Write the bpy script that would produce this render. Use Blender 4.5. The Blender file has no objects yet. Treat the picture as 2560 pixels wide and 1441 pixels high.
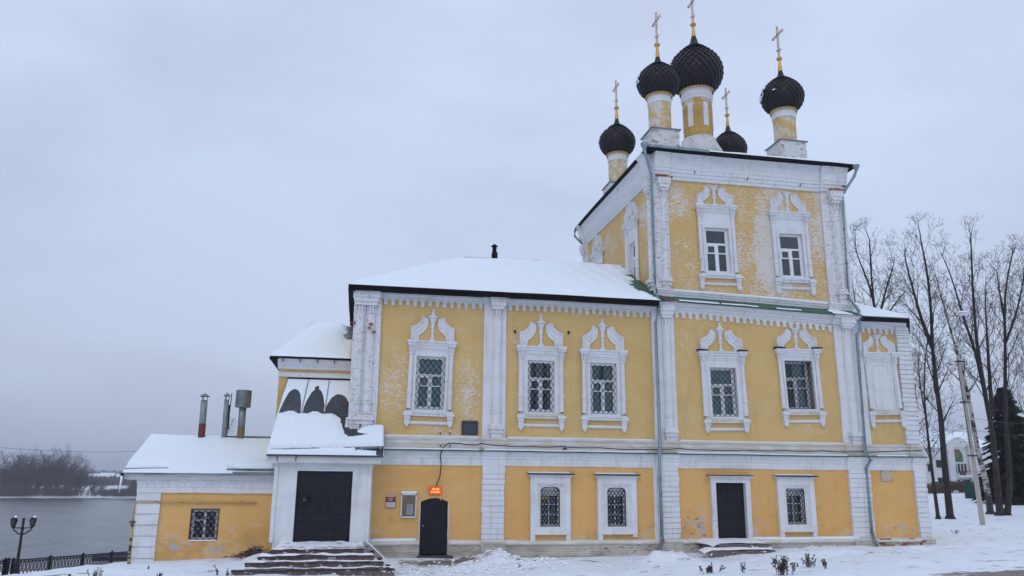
import bpy, math, random
import numpy as np
from mathutils import Matrix, Vector
random.seed(7); rng = np.random.RandomState(3)
S = bpy.context.scene
COL = S.collection
# ------------------------------------------------------------------ camera
F, PITCH, ROLL, YAW = 1967.22, math.radians(13.413), math.radians(0.5365), math.radians(10.738)
CAM = np.array([0., -29., 2.8])
f_ = np.array([math.sin(YAW)*math.cos(PITCH), math.cos(YAW)*math.cos(PITCH), math.sin(PITCH)])
r_ = np.array([math.cos(YAW), -math.sin(YAW), 0.]); u_ = np.cross(r_, f_)
c_, s_ = math.cos(ROLL), math.sin(ROLL)
RT, UP, FW = c_*r_+s_*u_, -s_*r_+c_*u_, f_
cd = bpy.data.cameras.new('camera'); cam = bpy.data.objects.new('camera', cd); COL.objects.link(cam)
cd.sensor_width = 36; cd.lens = 36*F/2560; cd.clip_end = 9000; cd.clip_start = .1
cam.matrix_world = Matrix(((RT[0], UP[0], -FW[0], CAM[0]), (RT[1], UP[1], -FW[1], CAM[1]), (RT[2], UP[2], -FW[2], CAM[2]), (0, 0, 0, 1)))
S.camera = cam
def P(px, py, Y=None, X=None, Z=None):     # survey of the photograph: the point of a known plane seen at a pixel
    d = RT*(px-1280)/F - UP*(py-720.5)/F + FW
    t = (Y+29)/d[1] if Y is not None else (X/d[0] if X is not None else (Z-2.8)/d[2])
    return CAM + d*t
# ------------------------------------------------------------------ world, sun, exposure
W = bpy.data.worlds.new('World'); S.world = W; W.use_nodes = True
nt = W.node_tree; nt.nodes.clear()
def N(nt, t, **k):
    n = nt.nodes.new(t)
    for a, b in k.items():
        if a == 'i':
            for kk, vv in b.items(): n.inputs[kk].default_value = vv
        else: setattr(n, a, b)
    return n
def L(nt, a, b): nt.links.new(a, b)
SUN_EL, SUN_AZ = math.radians(38), math.radians(205)
sky = N(nt, 'ShaderNodeTexSky', sky_type='NISHITA', sun_disc=False, sun_elevation=SUN_EL, sun_rotation=SUN_AZ, air_density=1.2, dust_density=3)
b1 = N(nt, 'ShaderNodeBackground', i={1: .08}); L(nt, sky.outputs[0], b1.inputs[0])
tc = N(nt, 'ShaderNodeTexCoord'); sx = N(nt, 'ShaderNodeSeparateXYZ'); L(nt, tc.outputs['Generated'], sx.inputs[0])
mp = N(nt, 'ShaderNodeMapping', i={3: (1., 1., 2.6)}); L(nt, tc.outputs['Generated'], mp.inputs[0])
n1 = N(nt, 'ShaderNodeTexNoise', i={'Scale': 1.7, 'Detail': 4, 'Roughness': .48, 'Distortion': .3}); L(nt, mp.outputs[0], n1.inputs['Vector'])
rp = N(nt, 'ShaderNodeValToRGB'); e = rp.color_ramp.elements
e[0].position = .37; e[0].color = (.475, .530, .700, 1); e[1].position = .63; e[1].color = (.560, .645, .845, 1)
L(nt, n1.outputs[0], rp.inputs[0])
gr = N(nt, 'ShaderNodeValToRGB'); g = gr.color_ramp.elements   # luminance distribution of an overcast sky by height
g[0].position = 0; g[0].color = (.86, .88, .92, 1); g[1].position = .12; g[1].color = (1.09, 1.08, 1.07, 1)
q = g.new(.32); q.color = (1.17, 1.19, 1.18, 1); q = g.new(1.); q.color = (1.62, 1.63, 1.60, 1)
L(nt, sx.outputs[2], gr.inputs[0])
mx = N(nt, 'ShaderNodeMixRGB', blend_type='MULTIPLY', i={0: 1}); L(nt, rp.outputs[0], mx.inputs[1]); L(nt, gr.outputs[0], mx.inputs[2])
dk = N(nt, 'ShaderNodeMapRange', i={1: -.75, 2: .05, 3: .885, 4: 1.0}); L(nt, sx.outputs[0], dk.inputs[0])
mx2 = N(nt, 'ShaderNodeMixRGB', blend_type='MULTIPLY', i={0: 1}); L(nt, mx.outputs[0], mx2.inputs[1]); L(nt, dk.outputs[0], mx2.inputs[2]); mx = mx2
b2 = N(nt, 'ShaderNodeBackground', i={1: .965}); L(nt, mx.outputs[0], b2.inputs[0])
ms = N(nt, 'ShaderNodeMixShader', i={0: .93}); L(nt, b1.outputs[0], ms.inputs[1]); L(nt, b2.outputs[0], ms.inputs[2])
wo = N(nt, 'ShaderNodeOutputWorld'); L(nt, ms.outputs[0], wo.inputs[0])
sd = bpy.data.lights.new('sun', 'SUN'); sd.energy = .46; sd.angle = math.radians(40); sd.color = (1, .96, .92)
so = bpy.data.objects.new('sun', sd); COL.objects.link(so)
sdir = Vector((math.sin(SUN_AZ)*math.cos(SUN_EL), math.cos(SUN_AZ)*math.cos(SUN_EL), math.sin(SUN_EL)))
so.rotation_euler = sdir.to_track_quat('Z', 'Y').to_euler(); so.location = (0, -20, 40)
S.view_settings.view_transform = 'Standard'; S.view_settings.look = 'None'
S.view_settings.exposure = 0.0; S.view_settings.gamma = 1; S.view_settings.use_curve_mapping = False
# ------------------------------------------------------------------ noise helpers
_T = rng.rand(64, 64, 64)
def vn(x, y, z=0.):
    x, y, z = np.broadcast_arrays(np.asarray(x, float), np.asarray(y, float), np.asarray(z, float))
    xi, yi, zi = np.floor(x).astype(int), np.floor(y).astype(int), np.floor(z).astype(int)
    fx, fy, fz = x-xi, y-yi, z-zi
    fx = fx*fx*(3-2*fx); fy = fy*fy*(3-2*fy); fz = fz*fz*(3-2*fz)
    r = 0
    for a in (0, 1):
        for b in (0, 1):
            for c in (0, 1):
                r = r + _T[(xi+a) & 63, (yi+b) & 63, (zi+c) & 63]*(fx if a else 1-fx)*(fy if b else 1-fy)*(fz if c else 1-fz)
    return r-.5
def fbm(x, y, z=0., o=4):
    r, a, s = 0, 1., 1.
    for k in range(o): r = r+a*vn(x*s+17*k, y*s+5*k, z*s if np.ndim(z) or z else 0.); a *= .5; s *= 2.03
    return r
def wob(V):   # old masonry: nothing is quite straight
    x, y, z = V[:, 0], V[:, 1], V[:, 2]
    o = V.copy()
    o[:, 2] += .030*vn(x*.55+3, y*.5, z*.35)+.014*vn(x*2.6, y*2+9, z*2.3)
    o[:, 1] += .030*vn(x*.8, y*.5+7, z*.8)+.010*vn(x*3.1+5, y*3, z*3.3)
    k = np.clip((z-8.5)/.7, 0, 1)*(1-np.clip((z-10.3)/.7, 0, 1))*np.clip((1.2-y)/.5, 0, 1)   # the east end has settled a little
    o[:, 2] -= .027*np.clip(x-12, 0, 11)*k
    o[:, 0] += .030*vn(x*.35+11, y*.35, z*.6)+.012*vn(x*2.1, y*2.1, z*2.9+4)
    return o
# ------------------------------------------------------------------ materials
def mat(name, base, rough=.7, layers=(), bump=(), metal=0., spec=.3, emis=None, alpha=None):
    """layers: (colour, noise scale xyz, detail, threshold, softness, [masks (axis values)], strength)"""
    m = bpy.data.materials.new(name); m.use_nodes = True; nt = m.node_tree; nt.nodes.clear()
    o = N(nt, 'ShaderNodeOutputMaterial'); p = N(nt, 'ShaderNodeBsdfPrincipled', i={'Roughness': rough, 'Metallic': metal, 'Specular IOR Level': spec})
    L(nt, p.outputs[0], o.inputs[0])
    geo = N(nt, 'ShaderNodeNewGeometry'); pos = geo.outputs['Position']
    sp = N(nt, 'ShaderNodeSeparateXYZ'); L(nt, pos, sp.inputs[0])
    def M(op, a, b=None, c=None, cl=False):
        n = N(nt, 'ShaderNodeMath', operation=op, use_clamp=cl)
        for i, v in enumerate((a, b, c)):
            if v is None: continue
            if isinstance(v, (int, float)): n.inputs[i].default_value = v
            else: L(nt, v, n.inputs[i])
        return n.outputs[0]
    def noise(sc, det=3, dist=0., off=0.):
        mp = N(nt, 'ShaderNodeMapping', i={3: sc, 1: (off, off*.7, off*.3)}); L(nt, pos, mp.inputs[0])
        n = N(nt, 'ShaderNodeTexNoise', i={'Scale': 1., 'Detail': det, 'Roughness': .6, 'Distortion': dist}); L(nt, mp.outputs[0], n.inputs['Vector'])
        return n.outputs[0]
    col = None; k = 0
    rgb = N(nt, 'ShaderNodeRGB'); rgb.outputs[0].default_value = (*base, 1); col = rgb.outputs[0]
    for ly in layers:
        k += 1
        c, sc, det, th, soft = ly[:5]; masks = ly[5] if len(ly) > 5 else (); mxs = ly[6] if len(ly) > 6 else 1.
        v = noise(sc, det, .15, off=k*13.7)
        for mk in masks:   # (cx, cz, rx, rz, strength)  or ('z', z0, z1, strength)
            if mk[0] == 'z':
                _, z0, z1, s = mk
                t = M('SUBTRACT', sp.outputs[2], z0); t = M('DIVIDE', t, z1-z0, cl=True); t = M('SUBTRACT', 1., t)
                v = M('MULTIPLY_ADD', t, s, v)
            elif mk[0] == 'n':   # second, larger noise
                v = M('MULTIPLY_ADD', M('SUBTRACT', noise(mk[1], 2, 0, off=k*5.1), .5), mk[2], v)
            elif mk[0] == 'up':
                sn = N(nt, 'ShaderNodeSeparateXYZ'); L(nt, geo.outputs['Normal'], sn.inputs[0])
                v = M('MULTIPLY_ADD', sn.outputs[2], mk[1], v)
            elif mk[0] == 'xy':
                _, X, Y_, rx, ry, s = mk
                a = M('DIVIDE', M('SUBTRACT', sp.outputs[0], X), rx); b = M('DIVIDE', M('SUBTRACT', sp.outputs[1], Y_), ry)
                t = M('SUBTRACT', 1., M('ADD', M('MULTIPLY', a, a), M('MULTIPLY', b, b)), cl=True); v = M('MULTIPLY_ADD', t, s, v)
            else:
                X, Z, rx, rz, s = mk
                a = M('DIVIDE', M('SUBTRACT', sp.outputs[0], X), rx); b = M('DIVIDE', M('SUBTRACT', sp.outputs[2], Z), rz)
                t = M('SUBTRACT', 1., M('ADD', M('MULTIPLY', a, a), M('MULTIPLY', b, b)), cl=True); v = M('MULTIPLY_ADD', t, s, v)
        t = M('DIVIDE', M('SUBTRACT', v, th), soft, cl=True)
        if mxs != 1.: t = M('MULTIPLY', t, mxs)
        mix = N(nt, 'ShaderNodeMixRGB'); L(nt, t, mix.inputs[0]); L(nt, col, mix.inputs[1]); mix.inputs[2].default_value = (*c, 1); col = mix.outputs[0]
    L(nt, col, p.inputs['Base Color'])
    h = None
    for (sc, det, amp) in bump:
        if sc == 'brick':
            cb = N(nt, 'ShaderNodeCombineXYZ'); L(nt, M('ADD', sp.outputs[0], sp.outputs[1]), cb.inputs[0]); L(nt, sp.outputs[2], cb.inputs[1])
            br = N(nt, 'ShaderNodeTexBrick', i={'Scale': 1., 'Mortar Size': .012, 'Mortar Smooth': .6, 'Brick Width': .27, 'Row Height': .085}); L(nt, cb.outputs[0], br.inputs['Vector'])
            v = M('MULTIPLY', br.outputs['Fac'], -amp)
        else: v = M('MULTIPLY', noise(sc, det, 0, off=k+3.3), amp)
        h = v if h is None else M('ADD', h, v)
    if h is not None:
        b = N(nt, 'ShaderNodeBump', i={'Strength': 1., 'Distance': 1.}); L(nt, h, b.inputs['Height']); L(nt, b.outputs[0], p.inputs['Normal'])
    if emis: p.inputs['Emission Color'].default_value = (*emis[0], 1); p.inputs['Emission Strength'].default_value = emis[1]
    return m
PEEL = (.66, .65, .63); GREY = (.36, .36, .38); BRICK = (.26, .09, .06)
M_yel_up = mat('ochre_upper', (.645, .44, .18), .85, [
    ((.54, .35, .12), (.5, .5, .6), 4, .45, .3, (), .6),
    ((.46, .31, .13), (4.5, 4.5, .38), 5, .57, .16, (), .38),
    ((.40, .27, .12), (1.3, 1.3, 1.3), 5, .66, .06, [('n', (.5, .5, .5), .15)], .3),
    ((.68, .51, .26), (1.2, 1.2, 1.7), 5, .50, .25, (), .6),
    (PEEL, (8, 8, 24), 5, .655, .06, [('n', (.8, .8, .8), .25), (1.15, 5.9, .8, 2.1, .14), (3.9, 5.8, .7, 1.6, .16), (2.9, 4.35, 1.2, .35, .12), (5.6, 7.9, .5, 1.0, .10), (12.7, 8.0, .8, .6, .09), (17.5, 4.9, 1, .5, .1)], .85),
    (PEEL, (1.6, 1.6, 3.2), 6, .62, .18, [('n', (.5, .5, .5), .2)], .25)],
    bump=[('brick', 0, .0035), ((9, 9, 9), 4, .007), ((1.6, 1.6, 1.6), 3, .02)])
M_yel_tow = mat('ochre_tower', (.635, .43, .175), .85, [
    ((.55, .34, .11), (.5, .5, .6), 4, .45, .3, (), .6),
    (PEEL, (7.5, 7.5, 22), 6, .59, .06, [('n', (.9, .9, .9), .42), (17.0, 12.8, 1.15, 3.2, .22), (19.9, 13.2, 1.6, 3.0, .20), (17.2, 10.8, 1.6, 1.2, .16), (12.5, 13.9, 1.2, 1.0, .14), (13.0, 11.6, 1.0, 1.4, .10), (15.6, 11.6, 1., 2., .1)], .9),
    ((.56, .52, .47), (6, 6, 18), 6, .62, .05, [(17.0, 12.8, 1.2, 3.2, .12)], .6)],
    bump=[('brick', 0, .005), ((9, 9, 9), 4, .008), ((1.6, 1.6, 1.6), 3, .02)])
M_yel_low = mat('ochre_lower', (.72, .42, .150), .8, [
    ((.64, .33, .085), (.5, .5, 1.1), 4, .47, .28, [('z', .2, 1.6, .1)], .65),
    ((.52, .30, .11), (4, 4, .4), 5, .58, .16, (), .35),
    ((.42, .27, .13), (1.8, 1.8, 2.6), 6, .60, .14, [('z', .45, .95, .16)], .45),
    ((.77, .50, .23), (.8, .8, .8), 4, .52, .3, (), .5),
    ((.66, .50, .32), (1.6, 1.6, 2.2), 6, .60, .12, [('z', .5, 1.5, .12)], .55),
    ((.44, .24, .07), (2.5, 2.5, 9), 5, .66, .1, [('z', .2, 1.4, .04)], .6),
    ((.45, .43, .43), (2.6, 2.6, 3.4), 7, .72, .04, [(12.6, 1.1, .9, 1.0, .22), (15.2, .9, .7, .7, .16), (21.2, 1.0, 1.2, .9, .17), (10.7, .9, .8, .6, .14), (18.9, .7, .8, .4, .14), (2.0, .85, .4, .3, .16), (-4.8, .35, 1.6, .35, .2), (-5.9, .35, .3, .2, .2)], .85),
    ((.16, .15, .16), (5, 5, 6), 7, .70, .05, [(12.6, .9, .9, .8, .16), (21.2, .75, 1.1, .6, .10)], .8)],
    bump=[((7, 7, 7), 4, .008), ((1.2, 1.2, 2.2), 3, .035)])
def white(name, wear=0., masks=(), base=(.70, .71, .735)):
    return mat(name, base, .85, [
        ((.60, .585, .56), (1.1, 1.1, 2.5), 4, .47, .3, (), .7),
        ((.44, .40, .34), (3.5, 3.5, 9), 6, .66-wear*.7, .10, masks, .7),
        ((.46, .43, .39), (7, 7, .55), 4, .53, .2, (), .5),
        (BRICK, (11, 11, 16), 4, .745-wear*.95, .05, masks, .85)],
        bump=[((8, 8, 8), 4, .008), ((1.8, 1.8, 1.8), 3, .02), ('brick', 0, .0035)])
M_white = white('whitewash', .035)
M_white_worn = white('whitewash_worn', .085)
M_white_old = white('whitewash_peeling', .15)
M_white_low = white('whitewash_lower', -.02, (), (.735, .75, .775))
M_cream = mat('cream_belt', (.60, .56, .48), .85, [((.40, .32, .22), (1.5, 1.5, 12), 5, .60, .12, (), .5), ((.67, .66, .65), (1.2, 1.2, 4), 5, .48, .1), (BRICK, (3, 3, 16), 5, .69, .05, [('n', (.4, .4, .4), .1)], .8)], bump=[((9, 9, 12), 4, .01)])
M_plinth = mat('plinth_plaster', (.55, .52, .44), .9, [((.34, .31, .26), (1.4, 1.4, 3), 6, .50, .16, [('z', -.1, .5, .1), (2.5, .2, 3.5, 1, .12)], .8), ((.62, .61, .60), (.9, .9, 3), 4, .52, .1, (), .6),
    ((.12, .13, .08), (4, 4, 6), 6, .66, .1, [('z', 0, .3, .1)], .7), (BRICK, (3.6, 3.6, 11), 6, .66, .04, [(21.3, .6, 1.6, .6, .17), (12.8, .4, 1., .5, .12), (10, .2, 2.5, .3, .1)], .9)],
    bump=[('brick', 0, .02), ((6, 6, 6), 5, .02)])
M_snow = mat('snow', (.83, .85, .89), .55, [((.76, .785, .84), (.7, .7, .7), 4, .5, .3, (), .5)], bump=[((4, 4, 4), 5, .018), ((22, 22, 22), 3, .004)], spec=.2)
M_snow_roof = mat('roof_snow', (.80, .86, .905), .6, [((.76, .81, .86), (.5, .5, .5), 4, .5, .3, (), .4)], bump=[((1.1, 1.1, 1.1), 4, .03)], spec=.15)
M_dark = mat('tarred_eave_board', (.008, .0075, .008), .85, [((.025, .02, .018), (3, 3, 3), 5, .58, .2)], bump=[((9, 9, 9), 3, .01)], spec=.1)
M_green = mat('green_tin', (.030, .105, .060), .5, [((.05, .045, .03), (1.2, 1.2, 3), 6, .55, .12, [('n', (.6, .6, .6), .2)], .8), ((.10, .17, .12), (3, 3, 3), 4, .58, .1, (), .6), ((.13, .055, .03), (4, 4, 4), 5, .66, .06)], bump=[((2, 2, 2), 3, .02)])
M_tin = mat('galvanised_tin', (.20, .23, .25), .45, [((.12, .13, .14), (1.2, 1.2, 2.2), 5, .5, .2), ((.10, .065, .04), (1.5, 1.5, 1.5), 5, .62, .1, [(-.9, 4.9, 1.0, 1.4, .14)], .8)], metal=.5, bump=[((3, 3, 3), 3, .01)])
M_slate = mat('dark_porch_tin', (.050, .062, .072), .5, [((.06, .045, .035), (1.5, 1.5, 1.5), 5, .58, .1, [(-.9, 5.2, .7, 1.1, .16)], .8), ((.085, .105, .12), (2, 2, 2), 4, .55, .2)], metal=.3, bump=[((3, 3, 3), 3, .01)])
M_pipe = mat('blue_grey_drainpipe', (.235, .305, .345), .45, [((.17, .22, .25), (3, 3, 3), 4, .5, .2)], metal=.3)
M_iron = mat('black_iron', (.012, .012, .014), .5, [((.03, .025, .022), (9, 9, 9), 4, .55, .2)], metal=.3)
M_door = mat('black_painted_steel', (.010, .011, .015), .5, [((.018, .019, .024), (1.5, 1.5, 3), 5, .5, .3), ((.10, .09, .09), (14, 14, 4), 6, .72, .05, (), .6)], bump=[((2.5, 2.5, 2.5), 4, .018), ((20, 20, 20), 3, .002)], spec=.22)
M_wood = mat('weathered_wood', (.155, .125, .105), .85, [((.07, .055, .05), (3, 3, 30), 5, .5, .2), ((.30, .28, .27), (6, 6, 20), 5, .6, .1, (), .6), ((.78, .8, .84), (5, 5, 8), 6, .58, .05, [('up', .12)])], bump=[((5, 5, 40), 4, .008)])
M_nose = mat('rusty_steel_nosing', (.05, .026, .028), .7, [((.12, .05, .035), (5, 5, 5), 5, .5, .2), ((.7, .72, .76), (6, 6, 9), 5, .66, .05)])
M_frame = mat('white_window_paint', (.72, .735, .76), .5, [((.5, .5, .5), (5, 5, 9), 5, .58, .2)])
M_framegrey = mat('grey_window_paint', (.56, .56, .58), .6, [((.3, .3, .3), (5, 5, 9), 5, .58, .2)])
M_curt = mat('pale_curtain', (.52, .62, .62), .9, [((.32, .40, .42), (20, 20, 1), 3, .5, .2)])
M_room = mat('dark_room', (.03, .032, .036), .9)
M_fascia = mat('white_fascia', (.58, .585, .60), .8, [((.42, .40, .36), (2, 2, 14), 5, .56, .15)], bump=[((4, 4, 20), 3, .01)])
M_drum = mat('drum_plaster', (.58, .40, .17), .85, [((.64, .62, .57), (2.0, 2.0, 2.2), 7, .46, .14, (), .9), ((.34, .22, .07), (1.6, 1.6, 1.6), 6, .58, .12, [('z', 18.3, 20.2, .0)], .7)], bump=[((5, 5, 5), 5, .03)])
M_drumc = mat('drum_plaster_centre', (.52, .33, .10), .85, [((.36, .23, .08), (1.6, 1.6, 1.0), 5, .50, .2, (), .8), ((.64, .60, .50), (2.4, 2.4, 2.2), 7, .66, .10, [(16.1, 21.6, 3, 1., .2)], .9)], bump=[((5, 5, 5), 5, .03)])
M_ped = mat('pedestal_plaster', (.60, .60, .60), .85, [((.25, .19, .14), (2.6, 2.6, 5), 7, .60, .06, [('z', 17.0, 18.4, .08)], .85), ((.45, .44, .42), (1.5, 1.5, 1.5), 4, .5, .2)], bump=[((6, 6, 6), 5, .02)])
M_scale = mat('dark_scale_tin', (.009, .007, .009), .45, [((.018, .014, .017), (3, 3, 3), 4, .5, .2)], spec=.28)
M_gold = mat('gilding', (.62, .38, .10), .38, [((.40, .24, .08), (5, 5, 5), 4, .5, .3)], metal=.7)
M_cross = mat('gilded_cross', (.62, .50, .42), .45, [((.35, .27, .2), (6, 6, 6), 4, .5, .3)], metal=.4)
M_bark = mat('dark_bark', (.028, .022, .023), .9, [((.055, .048, .05), (3, 3, 1), 5, .5, .2)], bump=[((9, 9, 2), 4, .03)])
M_barksnow = mat('snow_blown_bark', (.030, .024, .024), .9, [((.06, .052, .055), (3, 3, 1), 5, .5, .2)], bump=[((9, 9, 2), 4, .03)])
M_twig = mat('twigs', (.038, .028, .030), .9)
M_birch = mat('birch_bark', (.50, .49, .47), .8, [((.05, .045, .04), (2.2, 2.2, 9), 6, .56, .05), ((.06, .05, .05), (1.6, 1.6, 3), 6, .46, .1, [('z', .5, 3.0, .15)])], bump=[((5, 5, 9), 4, .02)])
M_concrete = mat('concrete', (.40, .385, .36), .9, [((.30, .28, .26), (2, 2, 1), 5, .5, .3)], bump=[((8, 8, 8), 4, .01)])
def glassmat(name, tint, mixf, rough=.03):
    m = bpy.data.materials.new(name); m.use_nodes = True; nt = m.node_tree; nt.nodes.clear()
    o = N(nt, 'ShaderNodeOutputMaterial'); a = N(nt, 'ShaderNodeBsdfTransparent'); a.inputs[0].default_value = (*tint, 1)
    b = N(nt, 'ShaderNodeBsdfGlossy', i={'Roughness': rough}); x = N(nt, 'ShaderNodeMixShader')
    fr = N(nt, 'ShaderNodeFresnel', i={0: 1.5}); ad = N(nt, 'ShaderNodeMath', operation='ADD', i={1: mixf}); L(nt, fr.outputs[0], ad.inputs[0]); L(nt, ad.outputs[0], x.inputs[0])
    L(nt, a.outputs[0], x.inputs[1]); L(nt, b.outputs[0], x.inputs[2]); L(nt, x.outputs[0], o.inputs[0]); return m
M_rib = mat('door_rib_steel', (.030, .032, .040), .5, [((.09, .085, .085), (9, 9, 5), 5, .64, .08)])
M_glass = glassmat('window_glass', (.75, .82, .84), .03)
# ------------------------------------------------------------------ mesh builder
class MB:
    def __init__(s): s.v = []; s.f = []; s.d = {}
    def p(s, x, y, z):
        k = (round(x, 4), round(y, 4), round(z, 4)); i = s.d.get(k)
        if i is None: i = len(s.v); s.d[k] = i; s.v.append((x, y, z))
        return i
    def quad(s, a, b, c, d):
        i = [s.p(*a), s.p(*b), s.p(*c), s.p(*d)]
        j = []
        for t in i:
            if t not in j: j.append(t)
        if len(j) > 2: s.f.append(j)
    def poly(s, pts): s.f.append([s.p(*a) for a in pts])
    def grid(s, fn, nu, nv):      # fn(u, v) -> point, u, v in 0..1
        g = [[s.p(*fn(i/nu, j/nv)) for j in range(nv+1)] for i in range(nu+1)]
        for i in range(nu):
            for j in range(nv):
                q = [g[i][j], g[i+1][j], g[i+1][j+1], g[i][j+1]]; r = []
                for t in q:
                    if t not in r: r.append(t)
                if len(r) > 2: s.f.append(r)
    def box(s, x0, x1, y0, y1, z0, z1, seg=9.):
        nx, ny, nz = max(1, round((x1-x0)/seg)), max(1, round((y1-y0)/seg)), max(1, round((z1-z0)/seg))
        l = lambda a, b, t: a+(b-a)*t
        s.grid(lambda u, v: (l(x0, x1, u), y0, l(z0, z1, v)), nx, nz)
        s.grid(lambda u, v: (l(x1, x0, u), y1, l(z0, z1, v)), nx, nz)
        s.grid(lambda u, v: (x0, l(y1, y0, u), l(z0, z1, v)), ny, nz)
        s.grid(lambda u, v: (x1, l(y0, y1, u), l(z0, z1, v)), ny, nz)
        s.grid(lambda u, v: (l(x0, x1, u), l(y0, y1, v), z1), nx, ny)
        s.grid(lambda u, v: (l(x0, x1, u), l(y1, y0, v), z0), nx, ny)
        return s
    def prof(s, pr, x0, x1, seg=.3):   # profile [(y, z)...] swept along x (closed polygon), with end caps
        n = max(1, round((x1-x0)/seg)); m = len(pr)
        for i in range(n):
            a, b = x0+(x1-x0)*i/n, x0+(x1-x0)*(i+1)/n
            for j in range(m):
                p, q = pr[j], pr[(j+1) % m]
                s.quad((a, p[0], p[1]), (b, p[0], p[1]), (b, q[0], q[1]), (a, q[0], q[1]))
        s.poly([(x0, *p) for p in pr]); s.poly([(x1, *p) for p in reversed(pr)])
        return s
    def prism(s, pts, y0, y1):   # polygon in x-z extruded in y
        n = len(pts)
        s.poly([(x, y0, z) for x, z in pts]); s.poly([(x, y1, z) for x, z in reversed(pts)])
        for i in range(n):
            a, b = pts[i], pts[(i+1) % n]
            s.quad((a[0], y0, a[1]), (a[0], y1, a[1]), (b[0], y1, b[1]), (b[0], y0, b[1]))
        return s
    def lathe(s, pr, cx=0, cy=0, n=16, z0=0, a0=0, a1=2*math.pi):
        for i in range(n):
            t0, t1 = a0+(a1-a0)*i/n, a0+(a1-a0)*(i+1)/n
            if i == n-1 and abs(a1-a0-2*math.pi) < 1e-6: t1 = a0
            for (r0, h0), (r1, h1) in zip(pr, pr[1:]):
                s.quad((cx+r0*math.cos(t0), cy+r0*math.sin(t0), z0+h0), (cx+r0*math.cos(t1), cy+r0*math.sin(t1), z0+h0),
                       (cx+r1*math.cos(t1), cy+r1*math.sin(t1), z0+h1), (cx+r1*math.cos(t0), cy+r1*math.sin(t0), z0+h1))
        return s
    def tube(s, pts, r, n=6, cap=True):
        pts = [Vector(p) for p in pts]; rings = []
        rr = r if isinstance(r, (list, tuple)) else [r]*len(pts)
        up = Vector((0, 0, 1))
        for i, p in enumerate(pts):
            d = (pts[min(i+1, len(pts)-1)]-pts[max(i-1, 0)]).normalized()
            a = d.cross(up)
            if a.length < .05: a = d.cross(Vector((0, 1, 0)))
            a.normalize(); b = d.cross(a)
            ring = []
            for k in range(n):
                t = 2*math.pi*k/n; q = p+(a*math.cos(t)+b*math.sin(t))*rr[i]
                s.v.append(tuple(q)); ring.append(len(s.v)-1)
            rings.append(ring)
        for A, B in zip(rings, rings[1:]):
            for k in range(n): s.f.append([A[k], A[(k+1) % n], B[(k+1) % n], B[k]])
        if cap: s.f.append(rings[0][::-1]); s.f.append(rings[-1])
        return s
    def build(s, name, m, parent=None, wobble=False, smooth=False, loc=None, rz=0, fn=None, recalc=True):
        V = np.array(s.v, float)
        if fn: V = fn(V)
        if wobble: V = wob(V)
        me = bpy.data.meshes.new(name); me.from_pydata(V.tolist(), [], s.f)
        if recalc and len(s.f) < 60000:
            import bmesh
            b = bmesh.new(); b.from_mesh(me); bmesh.ops.recalc_face_normals(b, faces=b.faces); b.to_mesh(me); b.free()
        for k in (m if isinstance(m, (list, tuple)) else [m]): me.materials.append(k)
        if smooth: me.polygons.foreach_set('use_smooth', [True]*len(me.polygons))
        o = bpy.data.objects.new(name, me); COL.objects.link(o)
        if parent: o.parent = parent
        if loc is not None: o.location = loc
        if rz: o.rotation_euler[2] = rz
        return o
def tag(o, label=None, cat=None, group=None, kind=None):
    if label: o['label'] = label
    if cat: o['category'] = cat
    if group: o['group'] = group
    if kind: o['kind'] = kind
    return o
def empty(name, loc=(0, 0, 0), rz=0):
    o = bpy.data.objects.new(name, None); COL.objects.link(o); o.location = loc; o.rotation_euler[2] = rz; o.empty_display_size = .1
    return o
def rawmesh(name, V, Fq, m, parent=None, smooth=False, mi=None):
    me = bpy.data.meshes.new(name); V = np.asarray(V, np.float32); Fq = np.asarray(Fq, np.int32); k = Fq.shape[1]
    me.vertices.add(len(V)); me.vertices.foreach_set('co', V.ravel())
    me.loops.add(Fq.size); me.loops.foreach_set('vertex_index', Fq.ravel())
    me.polygons.add(len(Fq)); me.polygons.foreach_set('loop_start', np.arange(0, Fq.size, k, dtype=np.int32)); me.polygons.foreach_set('loop_total', np.full(len(Fq), k, np.int32))
    for q in (m if isinstance(m, (list, tuple)) else [m]): me.materials.append(q)
    if mi is not None: me.polygons.foreach_set('material_index', np.asarray(mi, np.int32))
    if smooth: me.polygons.foreach_set('use_smooth', np.ones(len(Fq), bool))
    me.update(calc_edges=True); me.validate()
    o = bpy.data.objects.new(name, me); COL.objects.link(o)
    if parent: o.parent = parent
    return o
#@@TERRAIN
# ------------------------------------------------------------------ terrain
RIV = -8.5
cp = [(-7.2, 0, -.08), (-5, 0, .0), (-3.2, -.6, .05), (2, -.4, -.02), (4.5, -.4, -.05), (7.3, -.4, -.06), (11, -.4, -.0), (13.5, -.4, .15), (16, -.3, .2), (19, -.3, .27), (22.4, -.2, .30), (24, 2, .42),
      (-2, -3.6, -.06), (1, -3.6, -.08), (3, -2.5, -.12), (7, -3, -.12), (12, -3, .05), (17, -3, .28), (21, -2.5, .38),
      (2, -7, .05), (7, -7, .18), (12, -7, .45), (16, -8, .72), (20, -6, .68), (26, -4, .72), (24, -12, 1.05), (32, -4, .95), (-5, -7, .0),
      (0, -12, .45), (8, -13, .85), (16, -14, 1.1), (-9, -12, .35), (0, -20, 1.05), (10, -20, 1.1), (22, -20, 1.2), (-12, -20, .9), (0, -29, 1.2), (0, -45, 1.3), (30, -35, 1.5), (-30, -35, .8), (-25, -15, .1), (60, -40, 2),
      (28, 6, .42), (50, 0, .8), (90, 62, 1.6), (90, 10, 1.5), (60, 120, 1.3), (120, 200, 1),
      (5, 12, 0), (15, 14, .3), (10, 30, -1), (0, 12, -.6), (25, 40, .2), (20, 70, -2), (5, 60, -4.5), (60, 250, -3)]
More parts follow.
